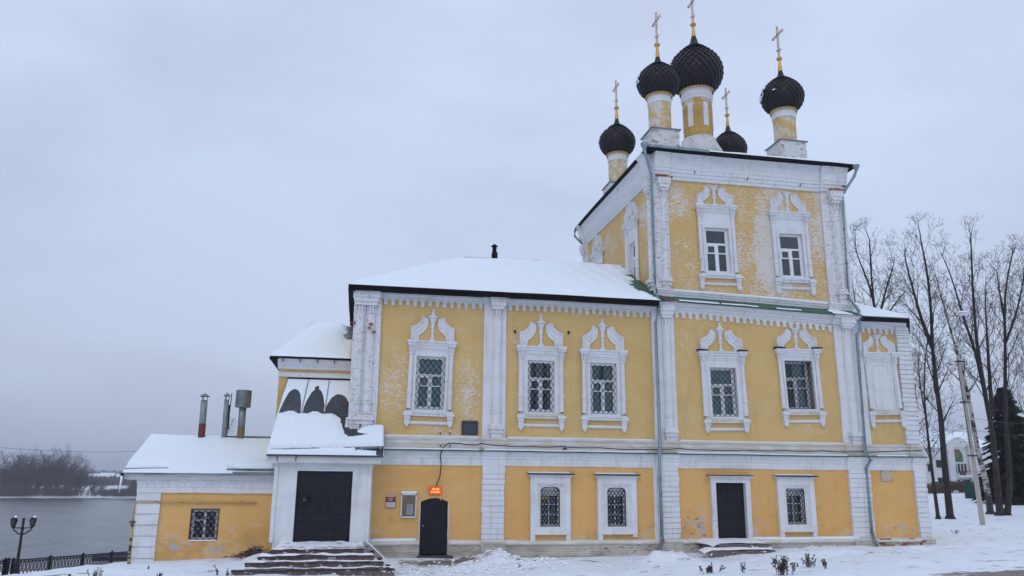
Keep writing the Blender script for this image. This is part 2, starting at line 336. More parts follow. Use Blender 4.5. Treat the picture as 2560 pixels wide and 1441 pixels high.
for px, py, Y in ((200, 1421, 2.5), (100, 1433, 2.5), (318, 1409, 2.0), (0, 1444, 2.5), (-150, 1465, 2), (150, 1428, -1), (260, 1418, -1)):
    q = P(px, py, Y=Y); cp.append((q[0], q[1], q[2]))
for px, py, Y in ((297, 1415, 42), (218, 1421, 38), (133, 1429, 34), (30, 1437, 29), (-60, 1447, 26), (250, 1428, 20), (100, 1445, 16), (330, 1420, 24)):
    q = P(px, py, Y=Y); cp.append((q[0], q[1], q[2]))
for px, py, Y in ((2413, 1247, 42), (2545, 1249, 42), (2345, 1236, 50), (2400, 1233, 58), (2300, 1240, 58), (2500, 1289, 20.5), (2376, 1298, 20), (2457, 1313, 10.5), (2335, 1300, 18), (2550, 1297, 18), (2420, 1265, 32), (2520, 1268, 30), (2400, 1330, 5), (2500, 1340, 3), (2350, 1345, 1)):
    q = P(px, py, Y=Y); cp.append((q[0], q[1], q[2]))
cp += [(-40, 10, -3.2), (-60, 30, -5), (-80, 0, -4), (-100, 60, -8.7), (-45, 80, -8.6), (-25, 88, -8.4), (-10, 92, -8.2), (-70, 75, -8.8)]
CPA = np.array(cp)
def phi(a, b): return np.sqrt((a[:, None, 0]-b[None, :, 0])**2+(a[:, None, 1]-b[None, :, 1])**2+.6)
A_ = phi(CPA, CPA); A_ += np.eye(len(CPA))*(-.05); n_ = len(CPA)
B_ = np.zeros((n_+1, n_+1)); B_[:n_, :n_] = A_; B_[:n_, n_] = 1; B_[n_, :n_] = 1
W_ = np.linalg.solve(B_, np.append(CPA[:, 2], 0))
MOUNDS = [(4.6, -1.5, 1.0, .7, .36), (3.9, -2.6, 1.5, .9, .24), (5.8, -2.3, 1.6, .8, .22), (6.6, -3.7, 1.4, .7, .15), (10.2, -2.6, .8, .7, .36), (10.9, -2.9, .8, .6, .2), (13.0, -5.2, 1.0, .6, .28), (14.6, -5.6, 1.3, .6, .2),
          (17.5, -5.5, 1.0, .7, .18), (20.5, -6.0, 2.4, .9, .2), (23.5, -3.4, 3.0, .8, .16), (27, -2, 3, 1., .2), (9, -6.8, 1.6, .9, .18), (5.5, -7.5, 1.4, .8, .15), (-5.2, -2.4, 1.8, .8, .1), (-3.0, -1.1, .5, .6, .2), (15.4, -1.6, 1.2, .5, .14), (.9, -1.0, .5, .4, .06),
          (66, 51, 3.2, 2, .8), (69, 52, 3, 2, .4), (60.5, 46, 3, 2, .3), (17.3, -1.0, 2.2, .5, .08)]
def H(x, y):
    x = np.atleast_1d(np.asarray(x, float)); y = np.atleast_1d(np.asarray(y, float))
    out = np.zeros(x.size); X = np.stack([x.ravel(), y.ravel()], 1)
    Xc = X.copy(); Xc[:, 0] = np.clip(Xc[:, 0], -110, 130); Xc[:, 1] = np.clip(Xc[:, 1], -50, 260)
    for i in range(0, len(X), 20000): out[i:i+20000] = phi(Xc[i:i+20000], CPA)@W_[:n_]+W_[n_]
    # river basin and the flat land beyond it
    xs, ys = X[:, 0], X[:, 1]
    t = np.clip((ys-60-np.maximum(0, xs+8)*1.6)/45, 0, 1)*np.clip((60-xs)/40, 0, 1); t = t*t*(3-2*t)
    out = out*(1-t)+(-9.6)*t
    fb = 352+.10*(xs+130)+8*np.sin(xs/60.)+6*fbm(xs/25, ys/25, 0, 3)
    far = RIV-.9+np.clip((ys-fb+3)/5, 0, 1)*1.3+np.clip((ys-fb-12)/80, 0, 1)*2.2+np.clip((ys-500)/900, 0, 1)*2.0
    s = np.clip((ys-fb+12)/6, 0, 1)
    far2 = np.where(ys > 200, far, -9.6)
    s2 = np.clip((ys-220)/60, 0, 1)
    out = out*(1-s2)+far2*s2
    near = np.exp(-((xs-8)/45)**2-((ys+2)/40)**2)
    out += (.10*fbm(xs*.45, ys*.45, 0, 3)+.05*fbm(xs*1.9, ys*1.9, 0, 3)+.022*fbm(xs*6, ys*6, 0, 2))*(.35+near)*np.where((ys > -.9) & (ys < 9) & (xs > -7) & (xs < 23), .25, 1)
    for mx_, my_, rx, ry, h in MOUNDS:
        d = ((xs-mx_)/rx)**2+((ys-my_)/ry)**2
        m = np.exp(-d*1.3); out += h*m*(1+.55*fbm(xs*2.6, ys*2.6, 0, 4))
    # trodden trail from the steps past the small door, and a second one along the front
    for (ax_, ay_, bx_, by_, wd_) in ((-1, -3.9, 3.0, -1.9, .8), (3, -2.2, 2.5, -6.5, .7), (0, -4.4, 9, -5.6, .5), (9, -5.6, 22, -4.6, .5)):
        px_, py_ = xs-ax_, ys-ay_; vx_, vy_ = bx_-ax_, by_-ay_; tt = np.clip((px_*vx_+py_*vy_)/(vx_*vx_+vy_*vy_), 0, 1); dd = np.hypot(px_-tt*vx_, py_-tt*vy_)/wd_
        out -= np.exp(-dd**2)*(.035+.10*np.clip(fbm(xs*3.4, ys*3.4, 5, 2)-.05, 0, 1))
    rd = np.clip(( (xs-6)*.62-(ys+18.3))/2.2, 0, 1)   # the ploughed road the picture is taken from
    return out
def axis(a, b, d, lim0, lim1, g=1.16):
    v = list(np.arange(a, b, d)); s = d; x = b
    while x < lim1: v.append(x); s *= g; x += s
    v.append(lim1); s = d; x = a-d
    while x > lim0: v.insert(0, x); s *= g; x -= s
    v.insert(0, lim0); return np.array(v)
gx = axis(-12, 34, .17, -6000, 6000, 1.13); gy = axis(-12.5, 3, .13, -4000, 7000, 1.075)
GX, GY = np.meshgrid(gx, gy, indexing='ij'); GZ = H(GX.ravel(), GY.ravel())
ni, nj = GX.shape; idx = np.arange(ni*nj).reshape(ni, nj)
FQ = np.stack([idx[:-1, :-1], idx[1:, :-1], idx[1:, 1:], idx[:-1, 1:]], -1).reshape(-1, 4)
M_ground = mat('snowy_ground', (.77, .81, .855), .6, [
    ((.72, .745, .82), (.5, .9, .5), 5, .48, .3, (), .6),
    ((.45, .41, .38), (2.2, 4.5, 3), 7, .66, .08, [('xy', 2.9, -1.6, 2.4, 1.5, .30), ('xy', 1.6, -3.6, 3.2, 1.2, .16)], .75),
    ((.10, .075, .055), (2.0, 7, 3), 7, .68, .06, [('xy', 2.9, -1.35, 1.9, .95, .34)], .85),
    ((.22, .19, .17), (4.5, 4.5, 4), 6, .735, .04, (), .7),
    ((.15, .105, .075), (1.1, 2.5, 3), 6, .60, .10, [('xy', 16.5, -17.0, 7.0, 3.9, .9)], .9),
    ((.05, .045, .045), (.035, .035, .05), 6, .90, .06, [('xy', -400, 900, 1500, 480, .45)], .9)],
    bump=[((3, 3, 3), 5, .035), ((13, 13, 13), 4, .010)], spec=.2)
gd = rawmesh('ground', np.stack([GX.ravel(), GY.ravel(), GZ], 1), FQ, M_ground, smooth=True); tag(gd, 'snow covered ground sloping from the road down to the river', kind='structure')
def gz(x, y): return float(H([x], [y])[0])
# river
M_water = mat('river_water', (.050, .056, .066), .20, [((.065, .072, .085), (.02, .08, 1), 6, .5, .15), ((.010, .012, .018), (.32, .075, 1), 6, .50, .10, (), .9), ((.10, .11, .13), (.5, .11, 1), 6, .60, .06, (), .7)], bump=[((2.6, 2.2, 1), 4, .10)], spec=.5)  # light and dark of wind ripples is put into the colour as streaks
rx = np.concatenate([[-3000, -1500, -800, -500, -350], np.arange(-260, -12, .9), [0, 20, 60, 150, 400]]); ry = np.concatenate([np.arange(60, 200, .8), np.arange(200, 392, 1.5), [400, 420]])
RX, RY = np.meshgrid(rx, ry, indexing='ij'); RZ = RIV+.16*vn(RX*.13+3, RY*.42, 0)+.11*vn(RX*.33, RY*.85+5, 2.)+.05*vn(RX*.8, RY*1.7, 4.)+.12*vn(RX*.05, RY*.11, 7.)
ir = np.arange(RX.size).reshape(RX.shape)
tag(rawmesh('river', np.stack([RX.ravel(), RY.ravel(), RZ.ravel()], 1), np.stack([ir[:-1, :-1], ir[1:, :-1], ir[1:, 1:], ir[:-1, 1:]], -1).reshape(-1, 4), M_water, smooth=True), 'wide grey rippled river beyond the bank', kind='structure')
#@@CHURCH
# ------------------------------------------------------------------ church
church = empty('church', (11, 4, 0))
tag(church, 'old ochre and white church with five black onion domes and snowy roofs', 'church')
CH = church; CHL = Matrix.Translation((-11, -4, 0))
def adopt(o, parent):      # parent keeping the world position
    o.parent = parent; o.matrix_parent_inverse = parent.matrix_basis.inverted() if parent.parent is None else Matrix.Identity(4)
    return o
def cp_(mb, name, m, w=True, smooth=False, fn=None): return adopt(mb.build(name, m, None, wobble=w, smooth=smooth, fn=fn), CH)
def wall(mb, x0, x1, z0, z1, y, holes, seg=.3, dep=.45):
    xs = sorted({x0, x1, *[h[0] for h in holes], *[h[1] for h in holes]}); zs = sorted({z0, z1, *[h[2] for h in holes], *[h[3] for h in holes]})
    for a, b in zip(xs, xs[1:]):
        for c, d in zip(zs, zs[1:]):
            mxx, mzz = (a+b)/2, (c+d)/2
            if any(h[0] < mxx < h[1] and h[2] < mzz < h[3] for h in holes): continue
            mb.grid(lambda u, v: (a+(b-a)*u, y, c+(d-c)*v), max(1, round((b-a)/seg)), max(1, round((d-c)/seg)))
    rvs = []
    for a, b, c, d in holes:
        rv_ = MB(); rvs.append(rv_)
        for p, q in (((a, c), (b, c)), ((b, c), (b, d)), ((b, d), (a, d)), ((a, d), (a, c))):
            rv_.quad((p[0], y, p[1]), (q[0], y, q[1]), (q[0], y+dep, q[1]), (p[0], y+dep, p[1]))
    return rvs
LW = dict(L1=(6.985, .72, 1.01, 1.42), L2=(9.52, .72, 1.01, 1.42), L3=(16.77, .79, 1.07, 1.42))
M_reveal = mat('reveal_plaster', (.62, .62, .64), .85, [((.30, .27, .24), (1.5, 1.5, 1.5), 4, .55, .05, [(18.0, 6.4, .7, 1.5, .4)], .9), (BRICK, (7, 7, 9), 5, .66, .04, [(3.0, 5.4, .4, .9, .2), (9.7, 6.2, .3, 1.2, .2)])], bump=[((8, 8, 8), 4, .01)])
UP_W = dict(A=(2.46, 1.09, 5.08, 2.0), B=(6.66, 1.05, 5.08, 2.0), C=(9.12, 1.07, 5.07, 2.0), D=(14.10, 1.12, 5.08, 1.98), E=(17.42, 1.26, 5.46, 2.0))
TW = dict(T1=(14.37, 1.10, 11.04, 2.0), T2=(17.76, 1.11, 11.04, 1.97))
# facade walls
hl = [(x-w/2-.02, x+w/2+.02, z-.02, z+h) for x, w, z, h in LW.values()]+[(13.42, 14.66, .52, 2.62), (2.28, 3.26, -.3, 2.0)]
mb = MB(); [cp_(r_v, 'reveal', M_white_low) for r_v in wall(mb, -.3, 22.45, -.5, 3.9, 0, hl, .28)]; cp_(mb, 'lower_wall', M_yel_low)
hu = [(x-w/2, x+w/2, z, z+h) for x, w, z, h in UP_W.values()]
mb = MB(); [cp_(r_v, 'reveal', M_reveal) for r_v in wall(mb, -.3, 22.45, 3.9, 9.55, .1, hu, .28)]; cp_(mb, 'upper_wall', M_yel_up)
ht = [(x-w/2, x+w/2, z, z+h) for x, w, z, h in TW.values()]
mb = MB(); [cp_(r_v, 'reveal', M_white_old) for r_v in wall(mb, 11.65, 20.4, 9.5, 16.1, .55, ht, .28)]; cp_(mb, 'tower_wall', M_yel_tow)
# tower west, east and north walls
WW = [(2.75, .80, 11.05, 2.0), (7.9, .80, 11.05, 2.0)]      # distance from the south corner
hw = [(-(.55+d)-w/2, -(.55+d)+w/2, z, z+h) for d, w, z, h in WW]
mb = MB(); [cp_(r_v, 'reveal', M_white_old, fn=lambda V: np.stack([11.65+V[:, 1], -V[:, 0], V[:, 2]], 1)) for r_v in wall(mb, -10.95, -.55, 9.3, 16.1, 0, hw, .3)]
cp_(mb, 'tower_wall', M_yel_tow, fn=lambda V: np.stack([11.65+V[:, 1], -V[:, 0], V[:, 2]], 1))
mb = MB(); mb.box(20.2, 20.4, .55, 10.95, 4, 16.1, .6); mb.box(11.65, 20.2, 10.75, 10.95, 4, 16.1, .6); cp_(mb, 'rear_wall', M_yel_tow)
mb = MB(); mb.box(-.40, -.30, 0, 10.4, -.5, 9.5, .6); mb.box(-.30, 20, 10.3, 10.4, -.5, 9.5, .6); cp_(mb, 'west_wall', M_yel_up)
apse = [(22.45, .0), (24.0, 2.9), (24.0, 7.2), (22.45, 10.2), (20, 10.2)]
mb = MB()
for (a, b), (c, d) in zip(apse, apse[1:]): mb.grid(lambda u, v: (a+(c-a)*u, b+(d-b)*u, -.5+10.1*v), 8, 20)
cp_(mb, 'apse_wall', M_yel_up)
# ---- plinth and its snowy ledge
def segs(x0, x1, cuts):
    r = []; a = x0
    for c, d in sorted(cuts):
        if c > a: r.append((a, c))
        a = d
    if a < x1: r.append((a, x1))
    return r
mb = MB(); ml = MB(); msn = MB()
for a, b in segs(.45, 22.35, [(2.26, 3.28), (13.28, 14.78)]):
    mb.box(a, b, -.13, .05, -.45, .40, .3)
    ml.prof([(.05, .40), (-.17, .40), (-.20, .44), (-.17, .52), (-.05, .56), (.05, .56)], a, b)
    if b < 11 or a > 14: msn.prof([(.02, .55), (-.06, .555), (-.15, .52), (-.17, .55), (-.13, .60), (.0, .64)], a+.05, b-.1 if b < 11 else b-3)
cp_(mb, 'plinth', M_plinth); cp_(ml, 'plinth_moulding', M_cream); tag(cp_(msn, 'ledge_snow', M_snow_roof, smooth=True), kind='stuff')
# ---- lower pilasters of stone courses
PIL = [(4.47, 5.27), (11.13, 11.95), (19.1, 20.02), (22.02, 22.52)]
def course(x0, x1, y0, y1, z0, z1, r=.02):
    m = MB()
    m.prof([(y1, z0), (y0+r, z0+.004), (y0, z0+r), (y0-.004, z1-r), (y0+r, z1-.004), (y1, z1)], x0, x1, .28)
    return m
for (a, b) in PIL:
    z = .57; k = 0
    while z < 3.12:
        h = min(random.uniform(.17, .215), 3.14-z)
        if 3.14-z-h < .1: h = 3.14-z
        o = course(a+random.uniform(-.018, .012), b+random.uniform(-.012, .018), -.12-random.uniform(0, .02), .05, z+.006, z+h-.006)
        cp_(o, 'stone_course', M_white_low); z += h
    mb = MB(); mb.box(a+.01, b-.01, -.095, .05, .5, 3.14, .3); cp_(mb, 'pilaster_core', M_white_low)
    mb = MB(); mb.box(a-.04, b+.04, -.22, -.05, -.45, .50, .3); cp_(mb, 'pilaster_base', M_plinth)
# narrow white reveals beside the drainpipe and at the porch corner
mb = MB(); mb.box(10.98, 11.12, -.05, .05, .5, 3.14, .3); mb.box(.36, .56, -.05, .05, .5, 3.3, .3); cp_(mb, 'corner_strip', M_white_low)
# ---- middle belt
mb = MB(); mw = MB()
def belt(a, b, o):
    mb.prof([(.12, 3.14), (-.03-o, 3.14), (-.045-o, 3.25), (-.05-o, 3.26), (-.05-o, 3.38), (-.075-o, 3.39), (-.08-o, 3.49), (-.11-o, 3.50), (-.13-o, 3.58), (-.17-o, 3.61), (-.17-o, 3.65), (.12, 3.69)], a, b)
mt = MB(); mc = MB(); ms2 = MB()
cuts = [(a-.05, b+.05) for a, b in PIL]
for a, b in segs(.0, 22.6, cuts): belt(a, b, 0)
for a, b in cuts: belt(a, b, .07)
cp_(mb, 'belt_course', M_white_low)
for a, b in [(.4, 11), (11, 19), (19, 22.62)]:
    mt.box(a, b, -.29, .1, 3.662, 3.686, .3)
cp_(mt, 'belt_flashing', M_green)
for a, b in [(.5, 4.3), (4.5, 10.7), (11.9, 19.0), (20.3, 21.7)]:
    ms2.prof([(-.02, 3.68), (-.275, 3.68), (-.285, 3.705), (-.24, 3.735), (-.05, 3.75)], a, b, .2)
tag(cp_(ms2, 'ledge_snow', M_snow_roof), kind='stuff')
for a, b in segs(.45, 22.5, []): mc.prof([(.15, 3.69), (-.0, 3.69), (-.01, 3.90), (-.035, 3.91), (-.04, 4.04), (-.06, 4.05), (-.09, 4.11), (-.09, 4.15), (.15, 4.17)], a, b)
for a, b in cuts: mc.prof([(.15, 3.69), (-.07, 3.69), (-.08, 3.90), (-.10, 3.91), (-.11, 4.04), (-.13, 4.05), (-.15, 4.11), (-.15, 4.15), (.15, 4.17)], a, b)
cp_(mc, 'belt_cornice', M_cream)
ms2 = MB()
for a, b in [(.7, 4.3), (5.4, 11.0), (12.1, 19.0)]:
    ms2.prof([(.1, 4.155), (-.09, 4.152), (-.10, 4.17), (-.05, 4.195), (.1, 4.205)], a, b, .2)
tag(cp_(ms2, 'ledge_snow', M_snow_roof), kind='stuff')
# ---- upper pilasters with half columns
def upper_pilaster(x0, x1, cols, z0, z1, y=.1, m=M_white, out=.09, r=.19, broken=False, fn=None):
    mb = MB(); mb.box(x0, x1, y-out, y+.06, z0, z1, .3); p = cp_(mb, 'pilaster', m, fn=fn)
    for cx in cols:
        c = MB()
        c.lathe([(r*.9, z0+.5), (r, z0+.52), (r, z1-.85)], cx, y-out+.02, 14, 0, math.pi, 2*math.pi)
        for zz, hh, e in ((z0+.92, .05, .025), (z0+1.02, .03, .015), (z1-.88, .05, .02)):
            c.lathe([(r, zz), (r+e, zz), (r+e, zz+hh), (r, zz+hh)], cx, y-out+.02, 14, 0, math.pi, 2*math.pi)
        cp_(c, 'half_column', m, smooth=False, fn=fn)
        b = MB(); yo = y-out-r
        b.box(cx-r-.06, cx+r+.06, yo-.04, y, z0+.42, z0+.52, .3); b.box(cx-r-.10, cx+r+.10, yo-.07, y, z0+.34, z0+.42, .3); b.box(cx-r-.04, cx+r+.04, yo, y, z0+.20, z0+.34, .3)
        b.prism([(cx-r, z0+.02), (cx+r, z0+.02), (cx+r, z0+.2), (cx-r, z0+.2)], yo+.05, y); cp_(b, 'column_base', m, fn=fn)
        b = MB(); zt = z1
        b.lathe([(r*.75, zt-.82), (r*.8, zt-.6), (r*1.05, zt-.56)], cx, y-out+.02, 14, 0, math.pi, 2*math.pi)
        for k in range(4):
            t = math.pi*(1.14+.24*k); px_, py_ = cx+math.cos(t)*r*.92, y-out+.02+math.sin(t)*r*.92
            b.box(px_-.028, px_+.028, py_-.03, py_+.06, zt-.83, zt-.6)
        b.box(cx-r-.03, cx+r+.03, yo-.02, y, zt-.58, zt-.46, .3); b.box(cx-r-.08, cx+r+.08, yo-.06, y, zt-.46, zt-.30, .3); b.box(cx-r-.12, cx+r+.12, yo-.10, y, zt-.30, zt-.02, .3)
        cp_(b, 'capital', m, fn=fn)
upper_pilaster(4.44, 5.30, [4.95], 4.12, 9.52)
upper_pilaster(11.14, 12.06, [11.72], 4.12, 9.52, r=.18)
upper_pilaster(19.08, 20.06, [19.6], 4.12, 9.56, r=.20)
upper_pilaster(-.42, .58, [-.18, .22], 4.35, 9.45, m=M_white_old, r=.17, out=.13)
# quoin courses of the right corner
z = 4.18
while z < 9.2:
    h = random.uniform(.17, .22); o = course(21.92+random.uniform(-.03, .02), 22.52+random.uniform(-.01, .03), -.03-random.uniform(0, .03), .2, z+.008, z+h-.008); cp_(o, 'stone_course', M_white); z += h
mb = MB(); mb.box(21.95, 22.48, .0, .2, 4.15, 9.5, .4); mb.box(20.0, 20.32, .02, .2, 4.15, 9.5, .4); cp_(mb, 'pilaster_core', M_white)
# ---- crenellated frieze teeth, each of its own
def tooth_mesh(p):
    m = MB(); w = .125*p/.28; m.prism([(-p/2, 0), (-p/2, -.035), (-w/2, -.125), (-w/2, -.28), (w/2, -.28), (w/2, -.125), (p/2, -.035), (p/2, 0)], -.06, .06); return m
def frieze(x0, x1, z, n, z1=None):
    p = (x1-x0)/n; me = None
    for i in range(n):
        x = x0+(i+.5)*p; zz = z+((z1 or z)-z)*i/n; q = wob(np.array([[x, .1, zz]]))[0]
        if me is None: o = tooth_mesh(p).build('frieze_tooth', M_white); me = o.data
        else: o = bpy.data.objects.new('frieze_tooth', me); COL.objects.link(o)
        o.location = (x, .1+(q[1]-.1)*.5, q[2]+random.uniform(-.012, .012)); o.rotation_euler[1] = random.uniform(-.03, .03); o.scale = (1, 1, random.uniform(.92, 1.06)); adopt(o, CH)
frieze(.58, 4.44, 9.24, 14); frieze(5.30, 11.14, 9.24, 21); frieze(12.06, 19.08, 9.28, 24, 9.20); frieze(20.3, 21.95, 9.24, 6)
# ---- cornice under the main eave
mb = MB()
def cornice(a, b, o):
    mb.prof([(.15, 9.23), (.03-o, 9.23), (.02-o, 9.31), (-.03-o, 9.33), (-.04-o, 9.42), (-.12-o, 9.45), (-.16-o, 9.52), (-.30-o, 9.56), (.15, 9.62)], a, b)
for a, b in segs(.5, 11.5, [(4.36, 5.38)]): cornice(a, b, 0)
cornice(4.36, 5.38, .1); cornice(-.4, .6, .1)
for a, b in segs(12.1, 22.4, [(19.0, 20.14)]): cornice(a, b, 0)
cornice(11.3, 12.1, .12); cornice(19.0, 20.14, .12); cp_(mb, 'eaves_cornice', M_white)
# ---- main roof over the refectory
def slab(pts, th, name, m, wobble=True, n=14):      # a roof plane given as 4 corners (eave left, eave right, ridge right, ridge left)
    a, b, c, d = [np.array(p, float) for p in pts]; mb = MB()
    f = lambda u, v, o: tuple((a+(b-a)*u)*(1-v)+(d+(c-d)*u)*v+np.array([0, 0, o]))
    mb.grid(lambda u, v: f(u, v, 0), n, 8); mb.grid(lambda u, v: f(u, v, -th), n, 8)
    mb.grid(lambda u, v: f(u, 0, -th*v), n, 1); mb.grid(lambda u, v: f(u, 1, -th*v), n, 1); mb.grid(lambda u, v: f(0, u, -th*v), n, 1); mb.grid(lambda u, v: f(1, u, -th*v), n, 1)
    return mb
def snow_sheet(pts, fn, nu=70, nv=30):    # real snow depth: where fn is below zero the sheet dips under the roof
    a, b, c, d = [np.array(p, float) for p in pts]
    u, v = np.meshgrid(np.linspace(0, 1, nu+1), np.linspace(0, 1, nv+1), indexing='ij'); u = u.ravel()[:, None]; v = v.ravel()[:, None]
    V = (a+(b-a)*u)*(1-v)+(d+(c-d)*u)*v
    t = fn(u[:, 0], v[:, 0], V); edge = np.minimum(np.minimum(u[:, 0], 1-u[:, 0])*nu, np.minimum(v[:, 0]*nv, (1-v[:, 0])*nv+9))
    V[:, 2] += np.clip(t, -.06, 1)*np.clip(edge/1.0, 0, 1)+np.where(edge < .5, .004, 0)
    i = np.arange((nu+1)*(nv+1)).reshape(nu+1, nv+1)
    return V, np.stack([i[:-1, :-1], i[1:, :-1], i[1:, 1:], i[:-1, 1:]], -1).reshape(-1, 4)
RE, RR = 9.54, 12.26
E0, E1, R1, R0 = (-.66, -.46, RE), (11.62, -.46, RE), (11.62, 4.9, RR+.06), (3.75, 4.9, RR-.02)
B0, B1 = (-.66, 10.5, RE-.3), (11.62, 10.5, RE-.3)
cp_(slab((E0, E1, R1, R0), .035, '', None, n=30), 'roof_slope', M_green)
cp_(slab((B1, B0, R0, R1), .035, '', None), 'roof_slope', M_green)
cp_(slab((B0, E0, R0, R0), .035, '', None), 'roof_slope', M_green)
def t_main(u, v, V):
    x, y = V[:, 0], V[:, 1]
    wall_d = 11.62-x; wid = .22+.75*np.exp(-((v-.34)/.30)**2)
    t = .11+.05*fbm(x*.45, y*.5, 0, 3)+.028*fbm(x*1.9, y*1.1, 4, 3)-.06*np.clip(1-v/.07, 0, 1)*(.5+fbm(x*2.2, 0, 9, 3))+.016*np.clip((x-6.5)/3, 0, 1)*np.sin((x-(4.9-y)*.16)*8.2)
    bare = np.clip((wid+.55*fbm(x*.9, y*5.5, 3, 3)-wall_d)/.35, -.3, 1.2)
    return np.where(bare > 0, t*(1-bare*1.6), t)
def addsnow(pts, fn, parent, nu=70, nv=30, rootfn=None, name='roof_snow'):
    V, Q = snow_sheet(pts, fn, nu, nv); o = rawmesh(name, V if rootfn is None else rootfn(V), Q, M_snow_roof, smooth=True); adopt(o, parent); tag(o, kind='stuff'); return o
addsnow((E0, E1, R1, R0), t_main, CH, 110, 40)
addsnow((B0, E0, R0, R0), lambda u, v, V: .10+.04*fbm(V[:, 0]*.6, V[:, 1]*.6, 0, 3), CH, 30, 14)
addsnow((B1, B0, R0, R1), lambda u, v, V: .11+0*u, CH, 14, 8)
# eave boards: dark fascia and soffit, with the tin edge in lengths
mb = MB(); mb.prof([(-.455, RE-.035), (-.455, RE-.16), (-.40, RE-.17), (.1, RE-.13), (.1, RE-.05)], -.64, 11.3, .3)
mb.box(-.66, -.40, -.45, 10.5, RE-.20, RE-.04, .8); cp_(mb, 'eave_board', M_dark)
for k in range(12):
    mb = MB(); a = -.66+k*1.0; mb.box(a, min(a+.985, 11.35), -.485, -.458, RE-.075, RE+.012); cp_(mb, 'eave_flashing', M_dark)
# roof flue on the ridge
mb = MB(); q = P(1236, 634, Y=5.4); q0 = P(1237, 640, Y=5.4)
mb.tube([(q[0]-.02, 5.4, 11.9), (q[0], 5.4, P(1236, 619, Y=5.4)[2])], .10, 10); mb.box(q[0]-.12, q[0]+.12, 5.28, 5.52, 11.9, P(1236, 627, Y=5.4)[2]-.1); f1 = cp_(mb, 'roof_flue', M_dark)
mb = MB(); mb.lathe([(.0, .14), (.16, .02), (.16, 0), (0, .0)], q[0], 5.4, 10, P(1236, 617, Y=5.4)[2]); cp_(mb, 'flue_cap', M_dark)
# ---- skirt roof between lower facade and tower
ys, zs_ = -.30, 9.60
mb = MB(); mb.prof([(ys, zs_), (ys-.02, zs_-.03), (ys, zs_-.05), (.5, 9.56), (.56, 9.98), (.46, 9.98)], 12.15, 20.35, .25); cp_(mb, 'skirt_roof', M_green)
mb = MB(); mb.poly([(11.45, -.46, 9.60), (12.15, -.34, 9.60), (12.15, .5, 9.98), (11.62, .5, 10.05)]); mb.poly([(11.45, -.46, 9.53), (12.15, -.34, 9.53), (12.15, -.34, 9.60), (11.45, -.46, 9.60)]); cp_(mb, 'roof_corner_sheet', mat('rusty_tin', (.07, .05, .04), .6, [((.11, .06, .035), (2, 2, 2), 5, .5, .2)]))
ms2 = MB()
for a, b, d0, d1 in [(12.2, 13.9, 0, .22), (14.0, 15.6, 0, .14), (16.4, 17.5, 0, .12), (18.9, 19.8, .0, .75)]:
    zz = lambda t: zs_+(.38*t)
    n = 12
    for i in range(n):
        for j in range(1):
            u0, u1 = i/n, (i+1)/n; w0 = d1*(.4+.6*math.sin(math.pi*u0)**.5 if u0 > 0 else .4); w1 = d1*(.4+.6*math.sin(math.pi*u1)**.5 if u1 < 1 else .4)
            x0, x1 = a+(b-a)*u0, a+(b-a)*u1
            ms2.quad((x0, ys-.02, zs_+.01), (x1, ys-.02, zs_+.01), (x1, ys+.05, zs_+.07), (x0, ys+.05, zs_+.07))
            ms2.quad((x0, ys+.05, zs_+.07), (x1, ys+.05, zs_+.07), (x1, ys+.8*w1+.05, zz(w1*1.0)+.05), (x0, ys+.8*w0+.05, zz(w0*1.0)+.05))
tag(cp_(ms2, 'ledge_snow', M_snow_roof), kind='stuff')
# ---- tower base belt, pilasters, cornice
mb = MB()
def tbelt(a, b, o): mb.prof([(.6, 9.9), (.44-o, 9.92), (.43-o, 10.04), (.40-o, 10.06), (.39-o, 10.13), (.36-o, 10.15), (.36-o, 10.20), (.42-o, 10.23), (.6, 10.27)], a, b)
tbelt(12.2, 19.2, 0); tbelt(11.5, 12.25, .12); tbelt(19.15, 20.5, .12); cp_(mb, 'tower_belt', M_white_worn)
ms2 = MB(); ms2.prof([(.5, 10.245), (.37, 10.205), (.36, 10.225), (.40, 10.27), (.5, 10.29)], 12.25, 19.15, .2); tag(cp_(ms2, 'ledge_snow', M_snow_roof), kind='stuff')
upper_pilaster(11.60, 12.22, [11.99], 10.2, 15.05, y=.55, m=M_white_old, r=.15)
upper_pilaster(19.3, 20.45, [19.9], 10.2, 15.05, y=.55, m=M_white_old, r=.2)
TC = [(.68, 15.02), (.47, 15.03), (.46, 15.16), (.42, 15.18), (.41, 15.30), (.37, 15.33), (.36, 15.45), (.33, 15.48), (.32, 15.62), (.28, 15.85), (.20, 16.02), (.08, 16.12), (.68, 16.16)]
mb = MB(); mb.prof(TC, 11.9, 20.0, .3); mb.prof([(y-.10, z) for y, z in TC], 11.58, 12.25, .3); mb.prof([(y-.10, z) for y, z in TC], 19.25, 20.5, .3); cp_(mb, 'tower_cornice', M_white_worn)
wf = lambda V: np.stack([11.65+V[:, 1], -V[:, 0], V[:, 2]], 1)
mb = MB(); mb.prof([(y-.55, z) for y, z in TC], -10.95, -.55, .35); mb.prof([(y-.65, z) for y, z in TC], -1.2, -.5, .3); mb.prof([(y-.65, z) for y, z in TC], -11.02, -10.5, .3); cp_(mb, 'tower_cornice', M_white_worn, fn=wf)
upper_pilaster(-1.25, -.48, [-.85], 10.2, 15.05, y=0, m=M_white_old, r=.15, fn=wf)
upper_pilaster(-11., -10.35, [-10.7], 10.2, 15.05, y=0, m=M_white, r=.15, fn=wf)
